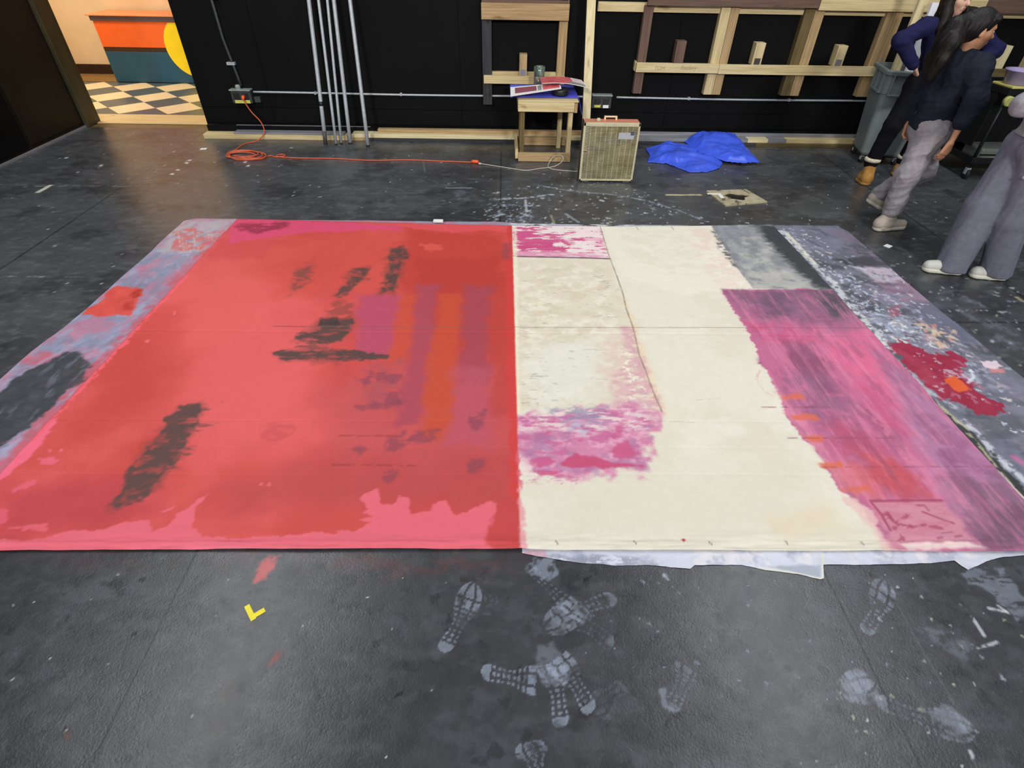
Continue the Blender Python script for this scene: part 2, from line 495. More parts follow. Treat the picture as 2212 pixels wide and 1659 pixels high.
# ------------------------------------------------------------------ the stage floor
def build_floor():
    xs = []; ys = []; qs = []; off = 0
    for (x0, x1, dx, y0, y1, dy) in ((-2.6, 2.6, .0050, .30, 1.30, .0050), (-2.2, 2.2, .4, 1.30, 4.50, .4),
                                     (-5.4, -2.2, .014, 1.30, 4.50, .015), (2.2, 6.6, .014, 1.30, 4.50, .015),
                                     (-5.4, 6.6, .011, 4.50, 7.30, .016), (-5.4, 6.6, .5, -2.0, .30, .5), (6.6, 9.0, .4, -2.0, 7.3, .5),
                                     (-5.4, -2.6, .4, .30, 1.30, .25), (2.6, 6.6, .4, .30, 1.30, .25)):
        nx = int(round((x1 - x0) / dx)) + 1; ny = int(round((y1 - y0) / dy)) + 1
        gx, gy = np.meshgrid(np.linspace(x0, x1, nx), np.linspace(y0, y1, ny))
        xs.append(gx.ravel()); ys.append(gy.ravel()); qs.append(grid_quads(nx, ny, off)); off += nx * ny
    x = np.concatenate(xs); y = np.concatenate(ys); q = np.concatenate(qs)
    p = Paint(x, y, (56, 57, 60))
    p.field((90, 92, 94), 1.6, .40, .2, .80, (1, 1), sstep(1.0, 2.6, y))          # dusty grey upstage; its brighter grazing-angle look is put into the colour
    # worn and scuffed black paint
    p.field((70, 72, 76), .55, .52, .16, .5)
    p.field((44, 44, 47), .30, .58, .10, .5)
    p.field((96, 98, 102), .12, .62, .08, .30, (1.6, .8))
    p.field((118, 120, 122), .045, .64, .06, .35, (2.0, .8), sstep(1.2, 2.4, y))
    fore = sstep(1.35, 1.1, y)
    p.field((84, 88, 92), .05, .62, .07, .30, (1.2, .9), fore)
    p.field((34, 33, 36), .06, .70, .03, .5, (1, 1), fore)
    # reddish rubbed paint beside the red canvas
    p.poly([(60, 1195), (560, 1195), (540, 1240), (200, 1235)], (92, 52, 54), .35, .05, .06, .12, (.1, .04, .5, .15))
    p.poly([(620, 1195), (1130, 1195), (1120, 1235), (900, 1245), (640, 1225)], (104, 58, 56), .45, .05, .05, .1, (.09, .04, .5, .15))
    p.poly([(545, 1262), (560, 1215), (578, 1203), (602, 1200), (594, 1226), (575, 1250)], (226, 84, 84), .75, .010, .012, .03, (.03, .03, .28, .16))
    p.poly([(585, 1425), (600, 1408), (608, 1410), (600, 1425), (575, 1440)], (140, 50, 46), .7, .006, .01, .02)
    p.poly([(455, 1560), (480, 1460), (520, 1400), (540, 1440), (530, 1500), (470, 1570), (405, 1580)], (70, 62, 60), .7, .03, .03, .06, (.05, .05, .42, .1))
    p.poly([(135, 1590), (148, 1585), (150, 1597), (140, 1600)], (120, 60, 45), .5, .006, .006, .02)
    for (a, b) in ((305, 1252), (288, 1370), (1265, 1252), (860, 1500)):
        p.poly([(a - 8, b + 6), (a - 2, b - 3), (a + 12, b - 8), (a + 7, b + 4)], (16, 12, 14), .9, .003, .004, .01)
    # joints between the floor sheets
    for xx, yy0, yy1 in ((-1.235, .3, 1.28), (1.295, .3, 1.28), (-3.67, 1.3, 7.2), (3.73, 1.3, 7.2), (-.02, 4.5, 7.2)):
        p.line([(xx, yy0), (xx, yy1)], (20, 20, 22), .0035, .85, .003, .002, None, True)
    p.line([(-5.4, 5.30), (-3.4, 5.30)], (150, 150, 140), .006, .6, .004, .003, .5, True)
    p.line([(-5.4, 6.72), (6.6, 6.72)], (24, 24, 26), .006, .7, .004, .002, None, True)
    p.line([(-4.6, 3.52), (-2.8, 3.5)], (176, 172, 160), .006, .7, .004, .003, .52, True)
    p.line([(2.9, 3.0), (6.0, 3.0)], (26, 26, 28), .005, .7, .004, 0, None, True)
    # pale scuffs over the left part of the stage
    rs = np.random.RandomState(3)
    for k in range(70):
        a = (rs.uniform(20, 900), rs.uniform(290, 470))
        L = rs.uniform(8, 60); sl = rs.uniform(-.25, .05)
        p.line([a, (a[0] + L, a[1] + sl * L)], (108, 108, 106), .004, rs.uniform(.15, .5), .004, .002, .5)
    p.line([(60, 640), (260, 470)], (92, 94, 98), .02, .35, .03, .02, .5)
    # flecks of paint
    W_ = [(236, 236, 230), (206, 208, 204), (228, 220, 190)]
    BL = [(190, 205, 226), (216, 224, 234), (160, 176, 204)]
    p.specks([(0, 300), (220, 290), (500, 300), (1000, 330), (1000, 470), (400, 470), (0, 800)], 150, .003, .012, W_, 1)
    p.specks([(900, 340), (2200, 350), (2212, 640), (1700, 486), (900, 486)], 200, .003, .012, W_ + BL, 2)
    p.specks([(1040, 405), (1330, 390), (1560, 486), (1040, 486)], 300, .003, .014, BL + W_, 3)
    p.specks([(1050, 440), (1140, 440), (1160, 486), (1050, 486)], 130, .005, .02, BL, 4, a=.7)
    p.specks([(1840, 520), (2212, 620), (2212, 830), (2000, 690)], 150, .003, .014, W_ + BL, 5, a=.7)
    p.specks([(1860, 1240), (2212, 1240), (2212, 1659), (1700, 1659)], 60, .002, .007, W_ + BL, 6, a=.7)
    p.specks([(0, 1230), (1100, 1230), (1100, 1659), (0, 1659)], 22, .002, .0045, W_, 7)
    p.specks([(1150, 1240), (1850, 1240), (1800, 1500), (1150, 1420)], 60, .002, .006, BL + [(20, 20, 22), (24, 22, 24)], 8, a=.6)
    # strokes behind the canvas
    p.line([(1165, 401), (1230, 412), (1330, 421), (1400, 434), (1470, 456), (1525, 478)], (178, 190, 208), .012, .7, .01, .012, .42)
    p.line([(1070, 430), (1130, 428), (1195, 420)], (206, 214, 226), .02, .7, .01, .018, .45)
    p.line([(965, 406), (1018, 406)], (160, 190, 205), .012, .7, .006, .004)
    p.line([(1135, 432), (1138, 458)], (214, 222, 232), .010, .7, .006)
    p.line([(1440, 421), (1512, 421)], (226, 210, 160), .016, .9, .004, .006)
    p.line([(1190, 465), (1198, 484)], (190, 180, 150), .01, .6, .006)
    p.line([(1222, 462), (1250, 480)], (190, 200, 214), .012, .6, .006)
    p.poly([(975, 412), (1010, 410), (1012, 436), (985, 438)], (120, 126, 138), .5, .02, .03, .06, (.05, .05, .5, .1))
    p.line([(82, 415), (108, 401)], (226, 222, 206), .022, .95, .004, .004)
    p.line([(78, 402), (110, 402)], (200, 196, 184), .010, .7, .004, .004, .4)
    p.line([(108, 403), (270, 403)], (150, 150, 144), .006, .5, .004, .004, .5)
    p.line([(914, 345), (918, 372)], (150, 150, 140), .006, .5, .005)
    for (a, b) in ((410, 346), (403, 352), (385, 366), (371, 376), (168, 372), (143, 341), (218, 357), (530, 350), (535, 358)):
        p.poly([(a - 4, b + 1), (a - 1, b - 1.6), (a + 5, b - 1.4), (a + 2, b + 2)], (232, 230, 220), .95, .010, .014, .03)
    # smears beside the right sheet
    for (a, b, L, w, al) in ((2070, 640, 60, .03, .4), (2030, 575, 50, .03, .45), (2150, 700, 55, .04, .5), (2110, 690, 60, .03, .4), (2180, 740, 40, .04, .5),
                             (2060, 700, 50, .02, .4), (1960, 545, 40, .02, .3), (2190, 560, 30, .05, .4), (2100, 650, 40, .02, .6), (1890, 540, 30, .02, .4)):
        p.line([(a - L / 2, b - L * .25), (a + L / 2, b + L * .25)], (128, 134, 150), w, al, w * .8, .03, .48)
    p.poly([(1985, 640), (2040, 640), (2060, 668), (2010, 672)], (108, 112, 124), .45, .05, .05, .1, (.08, .03, .45, .12))
    p.line([(2195, 642), (2212, 652)], (205, 190, 150), .012, .7, .006, .006)
    # boot prints in pale paint
    FP = (158, 168, 188)
    p.footprint((955, 1408), (1024, 1258), .050, .75, FP, seed=1, wear=.40)
    p.footprint((1040, 1448), (1205, 1468), .050, .85, FP, (0, .72), seed=2, wear=.36)
    p.footprint((1212, 1572), (1176, 1400), .050, .85, FP, (0, .78), seed=3, wear=.36)
    p.footprint((1278, 1540), (1185, 1405), .050, .80, FP, (0, .85), seed=4, wear=.36)
    p.footprint((1142, 1222), (1280, 1345), .036, .70, FP, (.05, .95), seed=5, wear=.40)
    p.footprint((1330, 1290), (1175, 1360), .055, .55, FP, seed=6, wear=.44)
    p.footprint((1325, 1395), (1190, 1310), .055, .50, FP, seed=7, wear=.46)
    p.footprint((1868, 1368), (1912, 1252), .046, .75, FP, seed=8, wear=.40)
    p.footprint((1892, 1512), (2108, 1578), .050, .60, FP, seed=9, wear=.44)
    p.footprint((1755, 1495), (1890, 1470), .055, .60, FP, (.25, 1), seed=10, wear=.42)
    p.footprint((1445, 1535), (1495, 1400), .048, .45, FP, (0, .7), seed=11, wear=.48)
    p.footprint((1350, 1480), (1290, 1545), .048, .28, FP, seed=12, wear=.48)
    p.footprint((1160, 1690), (1135, 1600), .05, .75, FP, (.3, 1), seed=13, wear=.36)
    p.footprint((1050, 1330), (1058, 1280), .03, .25, FP, seed=14, wear=.5)
    p.poly([(1140, 1235), (1150, 1208), (1195, 1208), (1205, 1240), (1175, 1256)], FP, .6, .006, .015, .03, (.03, .03, .4, .12))
    p.poly([(1812, 1470), (1835, 1447), (1865, 1455), (1880, 1480), (1865, 1515), (1835, 1515), (1820, 1490)], FP, .45, .006, .012, .03, (.04, .04, .34, .12))
    p.poly([(2010, 1540), (2030, 1515), (2055, 1520), (2100, 1565), (2085, 1585), (2045, 1590)], FP, .4, .006, .012, .03, (.04, .04, .36, .12))
    p.poly([(1425, 1490), (1435, 1485), (1440, 1520), (1470, 1535), (1455, 1540), (1432, 1525)], FP, .5, .006, .008, .02)
    p.poly([(1165, 1395), (1190, 1392), (1230, 1440), (1225, 1475), (1180, 1480), (1150, 1450)], FP, .38, .008, .014, .03, (.03, .03, .36, .12))
    p.poly([(1975, 1358), (2005, 1350), (2110, 1400), (2090, 1440), (2020, 1400)], FP, .35, .02, .03, .05, (.05, .03, .45, .12))
    p.poly([(2080, 1225), (2180, 1225), (2212, 1320), (2200, 1345), (2140, 1280), (2090, 1262)], FP, .5, .012, .025, .05, (.05, .02, .44, .1))
    p.line([(1935, 1300), (1965, 1355), (1990, 1400), (2050, 1500), (2110, 1610)], (96, 94, 92), .004, .5, .003)
    for (a, b, c, d) in ((2100, 1333, 2125, 1372), (2136, 1314, 2175, 1322), (2155, 1308, 2180, 1325), (2112, 1400, 2155, 1388), (2098, 1625, 2103, 1640)):
        p.line([(a, b), (c, d)], (206, 210, 214), .006, .8, .004, .004, .42)
    p.poly([(1430, 1235), (1440, 1240), (1446, 1254), (1432, 1246)], (190, 200, 220), .7, .005, .006, .02)
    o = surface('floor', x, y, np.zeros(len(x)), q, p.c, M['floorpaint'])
    tag(o, 'black painted stage floor with paint flecks and pale boot prints', kind='structure')
    return o
build_floor()

# ------------------------------------------------------------------ the painted canvas
CXL, CXR, CYF, CYB = -2.292, 2.372, 1.262, 4.530
def canvas_z(x, y):
    z = .013 + .004 * (fbm(x / .5, y / .5, 3, 900) - .5)
    # sewn seams and folds across the cloth
    for yy, hgt in ((2.82, .0016), (2.02, .0008), (1.83, .0006), (1.66, .0008)):
        z = z - hgt * np.exp(-((y - yy - .004 * np.sin(x * 2.1)) / .006) ** 2)
    z = z + .004 * np.exp(-((x - .085) / .02) ** 2)
    # hem ripples at the front
    hem = np.exp(-((y - CYF) / .07) ** 2)
    z = z + hem * .012 * (fbm(x / .22, y / .03, 3, 910) - .35) + .003 * np.exp(-((y - CYF - .035) / .008) ** 2) * (fbm(x / .3, y * 0, 2, 915))
    # long soft wrinkles on the cream half
    z = z + .006 * np.maximum(0, fbm((x + y * .7) / .16, (y - x * .5) / .9, 3, 920) - .58) * (x > .1)
    return np.maximum(z, .0075)
def build_canvas():
    nx, ny = 790, 500
    u, v = np.meshgrid(np.linspace(0, 1, nx), np.linspace(0, 1, ny) ** 1.12)
    u = u.ravel(); v = v.ravel()
    yf = CYF + .010 * (fbm(u * 14, u * 0, 4, 700) - .5) + .006 * np.sin(u * 5)
    yb = np.interp(CXL + (CXR - CXL) * u, (-2.3, -1.5, -.6, .08, 1.0, 1.7, 2.38), (4.53, 4.50, 4.465, 4.445, 4.455, 4.48, 4.53)) - .010 * (fbm(u * 12, u * 0, 4, 710))
    y = yf + (yb - yf) * v
    xl = CXL + .018 * (fbm(y * 5, y * 0, 4, 720) - .5); xr = CXR + .022 * (fbm(y * 4, y * 0, 4, 730) - .5)
    x = xl + (xr - xl) * u
    p = Paint(x, y, (232, 225, 206))
    Q = p.poly
    # ---- cream half
    p.field((224, 213, 193), .45, .55, .14, .55)
    p.field((238, 233, 218), .22, .60, .10, .6, (1.6, 1))
    Q([(1113, 562), (1316, 564), (1362, 705), (1398, 850), (1300, 890), (1115, 890)], (226, 214, 191), .85, .05, .03, .1)
    Q([(1118, 570), (1300, 575), (1390, 850), (1120, 880)], (214, 200, 174), .55, .06, .03, .1, (.12, .075, .55, .10))
    Q([(1118, 570), (1300, 575), (1390, 850), (1120, 880)], (242, 235, 214), .65, .06, .03, .1, (.08, .06, .58, .12))
    Q([(1140, 760), (1290, 740), (1290, 870), (1150, 880)], (230, 229, 216), .75, .09, .06, .1)
    Q([(1115, 570), (1330, 620), (1400, 860), (1115, 890)], (150, 148, 144), .35, .05, .0, .1, (.075, .016, .735, .03))
    Q([(1290, 585), (1335, 620), (1345, 690), (1290, 700)], (160, 162, 150), .5, .05, .03, .1, (.05, .016, .66, .05))
    Q([(1130, 800), (1180, 800), (1200, 880), (1125, 880)], (150, 148, 150), .5, .05, .03, .1, (.06, .016, .67, .05))
    Q([(1300, 492), (1535, 492), (1560, 530), (1625, 626), (1560, 626), (1480, 640), (1340, 600)], (240, 234, 216), .8, .05, .03, .1)
    Q([(1480, 500), (1530, 495), (1620, 622), (1545, 622)], (236, 214, 198), .8, .05, .04, .08, (.12, .08, .45, .12))
    Q([(1490, 520), (1540, 520), (1610, 615), (1560, 615)], (246, 236, 222), .7, .04, .03, .08, (.08, .05, .55, .08))
    Q([(1330, 500), (1480, 500), (1520, 600), (1380, 600)], (226, 220, 196), .5, .06, .04, .1, (.10, .07, .52, .1))
    Q([(1340, 620), (1370, 700), (1440, 900), (1420, 900), (1390, 830)], (238, 214, 178), .65, .025, .015, .06)
    Q([(1150, 1040), (1700, 1000), (1800, 1080), (1880, 1170), (1150, 1170)], (226, 218, 198), .6, .12, .10, .3)
    Q([(1640, 1120), (1780, 1100), (1820, 1150), (1700, 1165)], (232, 214, 180), .55, .08, .06, .1)
    # blush along the dividing line
    Q([(1345, 712), (1366, 712), (1395, 800), (1428, 893), (1395, 900), (1330, 880), (1322, 820), (1350, 790)], (214, 158, 172), .75, .03, .03, .06, (.05, .03, .40, .12))
    Q([(1300, 740), (1350, 720), (1400, 870), (1300, 890)], (228, 198, 186), .55, .05, .04, .06, (.06, .03, .45, .1))
    Q([(1335, 740), (1365, 760), (1400, 860), (1350, 870)], (246, 238, 218), .85, .02, .02, .05, (.035, .03, .62, .05))
    # magenta block
    MB_ = [(1116, 905), (1150, 898), (1190, 900), (1240, 896), (1300, 884), (1360, 880), (1420, 895), (1412, 930), (1402, 955), (1396, 985), (1402, 1008), (1392, 1020), (1320, 1020), (1210, 1032), (1160, 1022), (1142, 1005), (1118, 985)]
    Q(MB_, (212, 128, 164), .92, .035, .05, .06)
    Q(MB_, (232, 172, 194), .75, .03, .04, .06, (.06, .036, .56, .08))
    Q(MB_, (196, 98, 146), .75, .03, .04, .06, (.08, .045, .57, .08))
    Q(MB_, (168, 122, 160), .5, .02, .03, .06, (.10, .06, .58, .08))
    Q([(1118, 900), (1300, 880), (1420, 890), (1400, 930), (1120, 940)], (236, 218, 210), .85, .04, .03, .06, (.08, .022, .50, .08))
    Q([(1180, 885), (1310, 880), (1290, 915), (1230, 922), (1200, 905)], (150, 144, 170), .75, .03, .03, .06, (.06, .02, .48, .08))
    Q([(1225, 915), (1275, 915), (1265, 945), (1235, 945)], (190, 188, 206), .7, .02, .02, .05, (.04, .02, .45, .1))
    Q([(1135, 935), (1200, 940), (1195, 980), (1150, 975)], (160, 124, 160), .55, .03, .03, .06, (.06, .02, .45, .1))
    Q([(1142, 995), (1185, 990), (1200, 1003), (1165, 1012), (1145, 1012)], (202, 92, 138), .9, .008, .012, .04)
    Q([(1210, 1003), (1240, 985), (1290, 990), (1330, 1003), (1400, 1010), (1330, 1013), (1250, 1015), (1215, 1010)], (200, 80, 118), .95, .008, .010, .04)
    Q([(1145, 1020), (1210, 1025), (1190, 1030), (1165, 1032)], (206, 92, 130), .95, .006, .008, .03)
    Q([(1330, 960), (1355, 955), (1374, 985), (1340, 997), (1320, 990)], (204, 92, 132), .9, .010, .014, .04)
    Q([(1328, 925), (1345, 925), (1342, 948), (1325, 950)], (202, 96, 136), .7, .010, .014, .04)
    Q([(1118, 985), (1142, 1000), (1150, 1025), (1200, 1040), (1250, 1048), (1130, 1048)], (236, 206, 208), .7, .03, .03, .05, (.05, .02, .45, .1))
    Q([(1140, 1022), (1260, 1030), (1250, 1050), (1140, 1045)], (196, 120, 140), .6, .02, .02, .05, (.04, .012, .62, .05))
    # pink sketch box at the back
    BX = [(1109, 490), (1296, 492), (1314, 561), (1112, 557)]
    Q(BX, (241, 226, 222), 1, .006, .004)
    Q(BX, (208, 84, 134), .95, .012, .01, .05, (.16, .045, .515, .035))
    Q([(1120, 515), (1190, 512), (1240, 530), (1230, 545), (1130, 548)], (206, 80, 128), .9, .03, .05, .08, (.13, .05, .40, .06))
    Q([(1112, 545), (1300, 550), (1314, 561), (1112, 557)], (234, 186, 200), .7, .02, .01, .05)
    Q([(1250, 500), (1296, 495), (1312, 555), (1270, 552)], (246, 222, 220), .75, .04, .03, .06, (.06, .04, .42, .1))
    p.line([(1111, 557), (1200, 559), (1316, 562)], (92, 78, 88), .010, .85, .006, .003)
    p.line([(1296, 492), (1315, 555), (1332, 600), (1345, 637), (1352, 670), (1367, 712), (1380, 770), (1392, 800), (1410, 850), (1429, 893)], (142, 130, 110), .0040, .75, .003, .003)
    Q([(1110, 490), (1116, 490), (1122, 900), (1114, 900)], (246, 234, 206), .8, .012, .008)
    # pencil ticks along hem
    for (a, b) in ((1200, 1173), (1368, 1173), (1530, 1175), (1694, 1173), (1857, 1174), (1374, 493), (1450, 493)):
        p.line([(a, b), (a + 5, b + 7)], (110, 104, 104), .003, .7, .003)
    Q([(1470, 1170), (1475, 1167), (1480, 1171), (1475, 1175)], (176, 52, 62), .95, .003, .001)
    for (a, b, c, d) in ((1490, 869, 1555, 864), (1400, 910, 1500, 917)):
        p.line([(a, b), (c, d)], (190, 176, 160), .003, .4, .003, .004, .5)
    # ---- grey and black corner panel
    GP = [(1536, 490), (1673, 488), (1740, 555), (1812, 630), (1626, 627), (1592, 582), (1560, 530)]
    Q(GP, (160, 160, 162), 1, .008, .004)
    Q(GP, (196, 192, 184), .7, .01, .01, .05, (.10, .09, .54, .14))
    Q(GP, (122, 124, 130), .65, .01, .01, .05, (.09, .11, .54, .14))
    Q([(1600, 590), (1690, 585), (1770, 628), (1626, 627)], (192, 188, 178), .7, .05, .03, .06, (.10, .06, .42, .14), within=GP)
    Q([(1620, 487), (1673, 488), (1740, 555), (1812, 632), (1770, 630), (1735, 600), (1700, 570), (1670, 535)], (60, 63, 66), .96, .05, .035, .05, None, False, (1, .5))
    Q([(1540, 492), (1640, 490), (1650, 515), (1575, 520)], (140, 144, 150), .6, .04, .03, .06)
    Q([(1538, 500), (1556, 520), (1592, 582), (1578, 575), (1550, 535)], (70, 70, 74), .75, .02, .02, .04, (.05, .03, .46, .1))
    # ---- mauve panel
    MP = [(1556, 627), (1812, 630), (1880, 712), (1965, 812), (2050, 905), (2300, 1185), (2260, 1200), (1925, 1192), (1898, 1160), (1880, 1130), (1850, 1090), (1812, 1062), (1790, 1020), (1775, 1000), (1745, 960), (1725, 940), (1700, 905), (1680, 860), (1655, 800), (1632, 788), (1637, 762), (1625, 740), (1600, 700)]
    Q(MP, (198, 108, 144), 1, .006, .018, .05, None, False, (2, .7))
    Q([(1556, 627), (1812, 630), (1870, 700), (1800, 705), (1600, 680)], (146, 100, 128), .9, .16, .10, .12, within=MP)
    Q([(1560, 630), (1720, 630), (1800, 700), (1650, 700)], (118, 88, 112), .5, .04, .04, .08, (.10, .05, .48, .12), within=MP)
    Q([(1740, 630), (1812, 632), (1850, 680), (1800, 690)], (84, 76, 88), .9, .08, .04, .06, within=MP)
    Q([(1640, 632), (1700, 632), (1700, 680), (1660, 690)], (112, 84, 108), .8, .06, .05, .06, within=MP)
    Q([(1610, 700), (1700, 705), (1760, 740), (1690, 750), (1640, 735)], (206, 84, 124), .8, .03, .03, .05, (.12, .03, .42, .12), within=MP)
    Q([(1720, 725), (1870, 725), (1960, 812), (2040, 905), (2000, 930), (1860, 840), (1780, 770)], (226, 110, 146), .95, .10, .08, .10, within=MP)
    Q([(1700, 740), (1745, 745), (1790, 800), (1800, 850), (1760, 850), (1700, 790)], (142, 78, 108), .85, .05, .03, .06, within=MP)
    Q([(1690, 800), (1790, 820), (1850, 900), (1900, 990), (1860, 1000), (1770, 930), (1720, 880)], (148, 94, 128), .8, .06, .04, .07, (.09, .05, .40, .15), within=MP)
    Q([(1850, 830), (1920, 870), (1960, 940), (1900, 930)], (204, 92, 130), .8, .05, .04, .07, within=MP)
    Q([(1640, 800), (1690, 850), (1740, 930), (1800, 1010), (1830, 1060), (1810, 1060), (1740, 955), (1690, 875)], (226, 150, 168), .75, .03, .02, .05, within=MP)
    Q([(1790, 900), (1870, 930), (1920, 1000), (2000, 1060), (1960, 1085), (1880, 1075), (1800, 970)], (190, 82, 112), .8, .05, .04, .06, (.10, .05, .38, .14), within=MP)
    Q([(1860, 985), (1930, 995), (1985, 1040), (2000, 1075), (1930, 1070), (1880, 1040)], (202, 84, 92), .85, .05, .04, .06, within=MP)
    Q([(1760, 1000), (1850, 1000), (1900, 1080), (1850, 1075)], (224, 118, 118), .65, .05, .03, .06, within=MP)
    Q([(1895, 770), (1960, 812), (2050, 905), (2300, 1185), (2200, 1180), (2100, 1100), (2000, 990), (1950, 900)], (176, 128, 164), .85, .06, .03, .06, within=MP)
    Q([(1960, 880), (2060, 920), (2170, 1050), (2120, 1080), (2030, 990)], (160, 98, 134), .8, .06, .04, .07, (.12, .06, .42, .12), within=MP)
    Q([(2030, 1040), (2160, 1030), (2300, 1100), (2300, 1185), (2100, 1180), (2060, 1110)], (136, 98, 124), .85, .06, .04, .07, within=MP)
    Q([(2100, 1140), (2180, 1090), (2300, 1110), (2300, 1185), (2110, 1178)], (114, 82, 104), .85, .06, .04, .07, within=MP)
    Q([(1965, 930), (2010, 990), (2090, 1090), (2110, 1150), (2060, 1130), (1990, 1030)], (206, 140, 176), .5, .05, .03, .06, (.08, .05, .42, .12), within=MP)
    Q(MP, (236, 142, 170), .42, .02, .018, .05, (.030, .24, .58, .12), False, (2, .7))
    Q(MP, (138, 76, 108), .36, .02, .018, .05, (.05, .20, .60, .12), False, (2, .7))
    Q(MP, (178, 116, 150), .2, .02, .018, .05, (.10, .10, .58, .12), False, (2, .7))
    p.line([(1850, 880), (1910, 930), (1960, 1000), (1985, 1060)], (232, 140, 160), .012, .45, .014, .014, .45)
    p.line([(1870, 890), (1900, 920), (1940, 975)], (150, 70, 100), .008, .5, .010, .010, .45)
    # blush fringe and orange dabs on its edge
    Q([(1790, 1060), (1850, 1085), (1885, 1120), (1930, 1192), (1905, 1192), (1880, 1150), (1850, 1110), (1810, 1075)], (236, 196, 190), .85, .012, .02, .05, None, False, (2, .6))
    for (a, b, L) in ((1683, 862, 46), (1703, 905, 56), (1738, 952, 34), (1768, 1010, 44), (1806, 1062, 70)):
        Q([(a, b - 4), (a + L, b - 8), (a + L + 8, b + 4), (a + 10, b + 5)], (224, 110, 84), .85, .012, .012, .04)
    p.line([(1640, 805), (1632, 822), (1642, 840), (1660, 855), (1683, 865)], (226, 170, 168), .006, .6, .004, .006, .42)
    for (a, b, c, d, al) in ((1645, 883, 1790, 884, .6), (1700, 950, 1930, 950, .5), (1770, 1013, 2140, 1012, .45)):
        p.line([(a, b), (c, d)], (130, 70, 88), .004, al, .004, .002, .42)
    # pink sketch panel at the hem
    Q([(1880, 1086), (2030, 1086), (2070, 1130), (2110, 1178), (1925, 1190)], (214, 146, 162), .85, .02, .02, .05)
    Q([(1890, 1090), (2030, 1090), (2080, 1150), (1930, 1160)], (202, 118, 144), .6, .03, .02, .05, (.09, .035, .48, .1))
    SK = (164, 66, 98)
    p.line([(1878, 1086), (2030, 1085)], SK, .007, .8, .005, .003)
    p.line([(1880, 1090), (1902, 1117), (1920, 1149)], SK, .006, .8, .004, .003)
    p.line([(1990, 1110), (2020, 1122), (2055, 1134)], SK, .005, .75, .004, .003)
    for k in ((1972, 1097, 1993, 1096, 2002, 1106), (1902, 1116, 1918, 1116, 1925, 1128), (1926, 1128, 1938, 1138, 1944, 1136), (1950, 1140, 1965, 1143, 1996, 1137), (1915, 1112, 1930, 1140, 1928, 1146), (2005, 1142, 2020, 1143, 2030, 1145)):
        p.line([(k[0], k[1]), (k[2], k[3]), (k[4], k[5])], SK, .007, .65, .005, .006, .35)
    for (a, b) in ((1953, 1119), (1935, 1130), (1960, 1142), (1946, 1166), (1915, 1123)):
        Q([(a - 8, b + 4), (a, b - 5), (a + 9, b - 3), (a + 4, b + 5)], SK, .7, .006, .01, .02)
    for (a, b, L) in ((1942, 1177, 28), (2008, 1178, 24), (2058, 1175, 20), (2030, 1156, 22), (2060, 1164, 12), (2022, 1167, 10)):
        p.line([(a, b), (a + L, b - 2)], (150, 80, 100), .004, .6, .003, .003)
    Q([(1940, 1178), (2080, 1174), (2125, 1188), (1960, 1192)], (242, 226, 214), .8, .012, .008, .04)
    # ---- red half
    sx = .079
    red = sstep(sx + .006, sx - .004, x + .005 * (fbm(y / .05, y * 0, 4, 55) - .5))
    idx = np.nonzero(red > .001)[0]
    r = Paint(x[idx], y[idx], (208, 76, 72))
    R = r.poly
    r.field((224, 92, 90), .75, .5, .14, .7)
    r.field((196, 66, 60), .45, .56, .12, .5)
    R([(330, 560), (640, 590), (720, 760), (760, 900), (640, 1010), (450, 1010), (360, 800), (270, 720)], (232, 98, 98), .85, .22, .15, .4)
    R([(440, 560), (560, 540), (540, 700), (420, 760), (330, 760)], (228, 96, 88), .5, .15, .1, .2)
    R([(480, 530), (900, 500), (860, 640), (600, 640)], (214, 82, 68), .6, .10, .08, .15)
    R([(250, 740), (330, 740), (300, 860), (220, 960), (150, 960)], (204, 72, 64), .7, .12, .08, .2)
    R([(280, 960), (360, 940), (290, 1050), (240, 1140), (200, 1120)], (200, 66, 56), .6, .10, .06, .2)
    R([(300, 690), (400, 660), (400, 760), (330, 860), (250, 900), (240, 820)], (200, 66, 58), .55, .12, .10, .2)
    R([(470, 520), (620, 520), (560, 560), (450, 570)], (206, 72, 78), .5, .06, .05, .1)
    R([(880, 500), (1100, 505), (1106, 760), (960, 770), (860, 620)], (194, 64, 52), .85, .10, .06, .15)
    R([(900, 560), (1080, 560), (1090, 640), (900, 640)], (184, 60, 52), .6, .08, .05, .12)
    R([(730, 800), (1110, 800), (1118, 1100), (780, 1070), (700, 930)], (198, 84, 86), .7, .14, .10, .2)
    R([(720, 1000), (1110, 1000), (1118, 1120), (780, 1090), (500, 1130), (480, 1050)], (190, 72, 72), .7, .10, .08, .2)
    R([(0, 1060), (250, 1040), (330, 1100), (200, 1150), (0, 1165)], (190, 66, 74), .75, .10, .08, .2)
    # long vertical bands
    R([(772, 640), (866, 640), (852, 772), (764, 772)], (186, 76, 104), .9, .035, .03, .1)
    R([(868, 640), (908, 640), (898, 790), (842, 785)], (206, 78, 58), .9, .03, .025, .1)
    R([(905, 620), (950, 620), (935, 800), (905, 920), (860, 920), (880, 790)], (174, 72, 90), .85, .035, .03, .1)
    R([(948, 640), (1000, 640), (985, 900), (965, 960), (915, 940), (932, 740)], (202, 78, 52), .9, .03, .03, .1)
    R([(1000, 620), (1062, 620), (1056, 830), (990, 830)], (168, 70, 84), .85, .04, .03, .1)
    R([(985, 800), (1060, 800), (1062, 980), (965, 960)], (190, 84, 100), .8, .05, .04, .1)
    R([(1062, 640), (1098, 640), (1106, 900), (1066, 900)], (190, 68, 62), .7, .03, .03, .1)
    R([(800, 800), (870, 780), (870, 880), (790, 890)], (176, 80, 90), .7, .05, .05, .08, (.09, .05, .45, .12))
    # charcoal strokes, dry-brushed
    DK = (84, 66, 62)
    ST = (.09, .032, .40, .16)
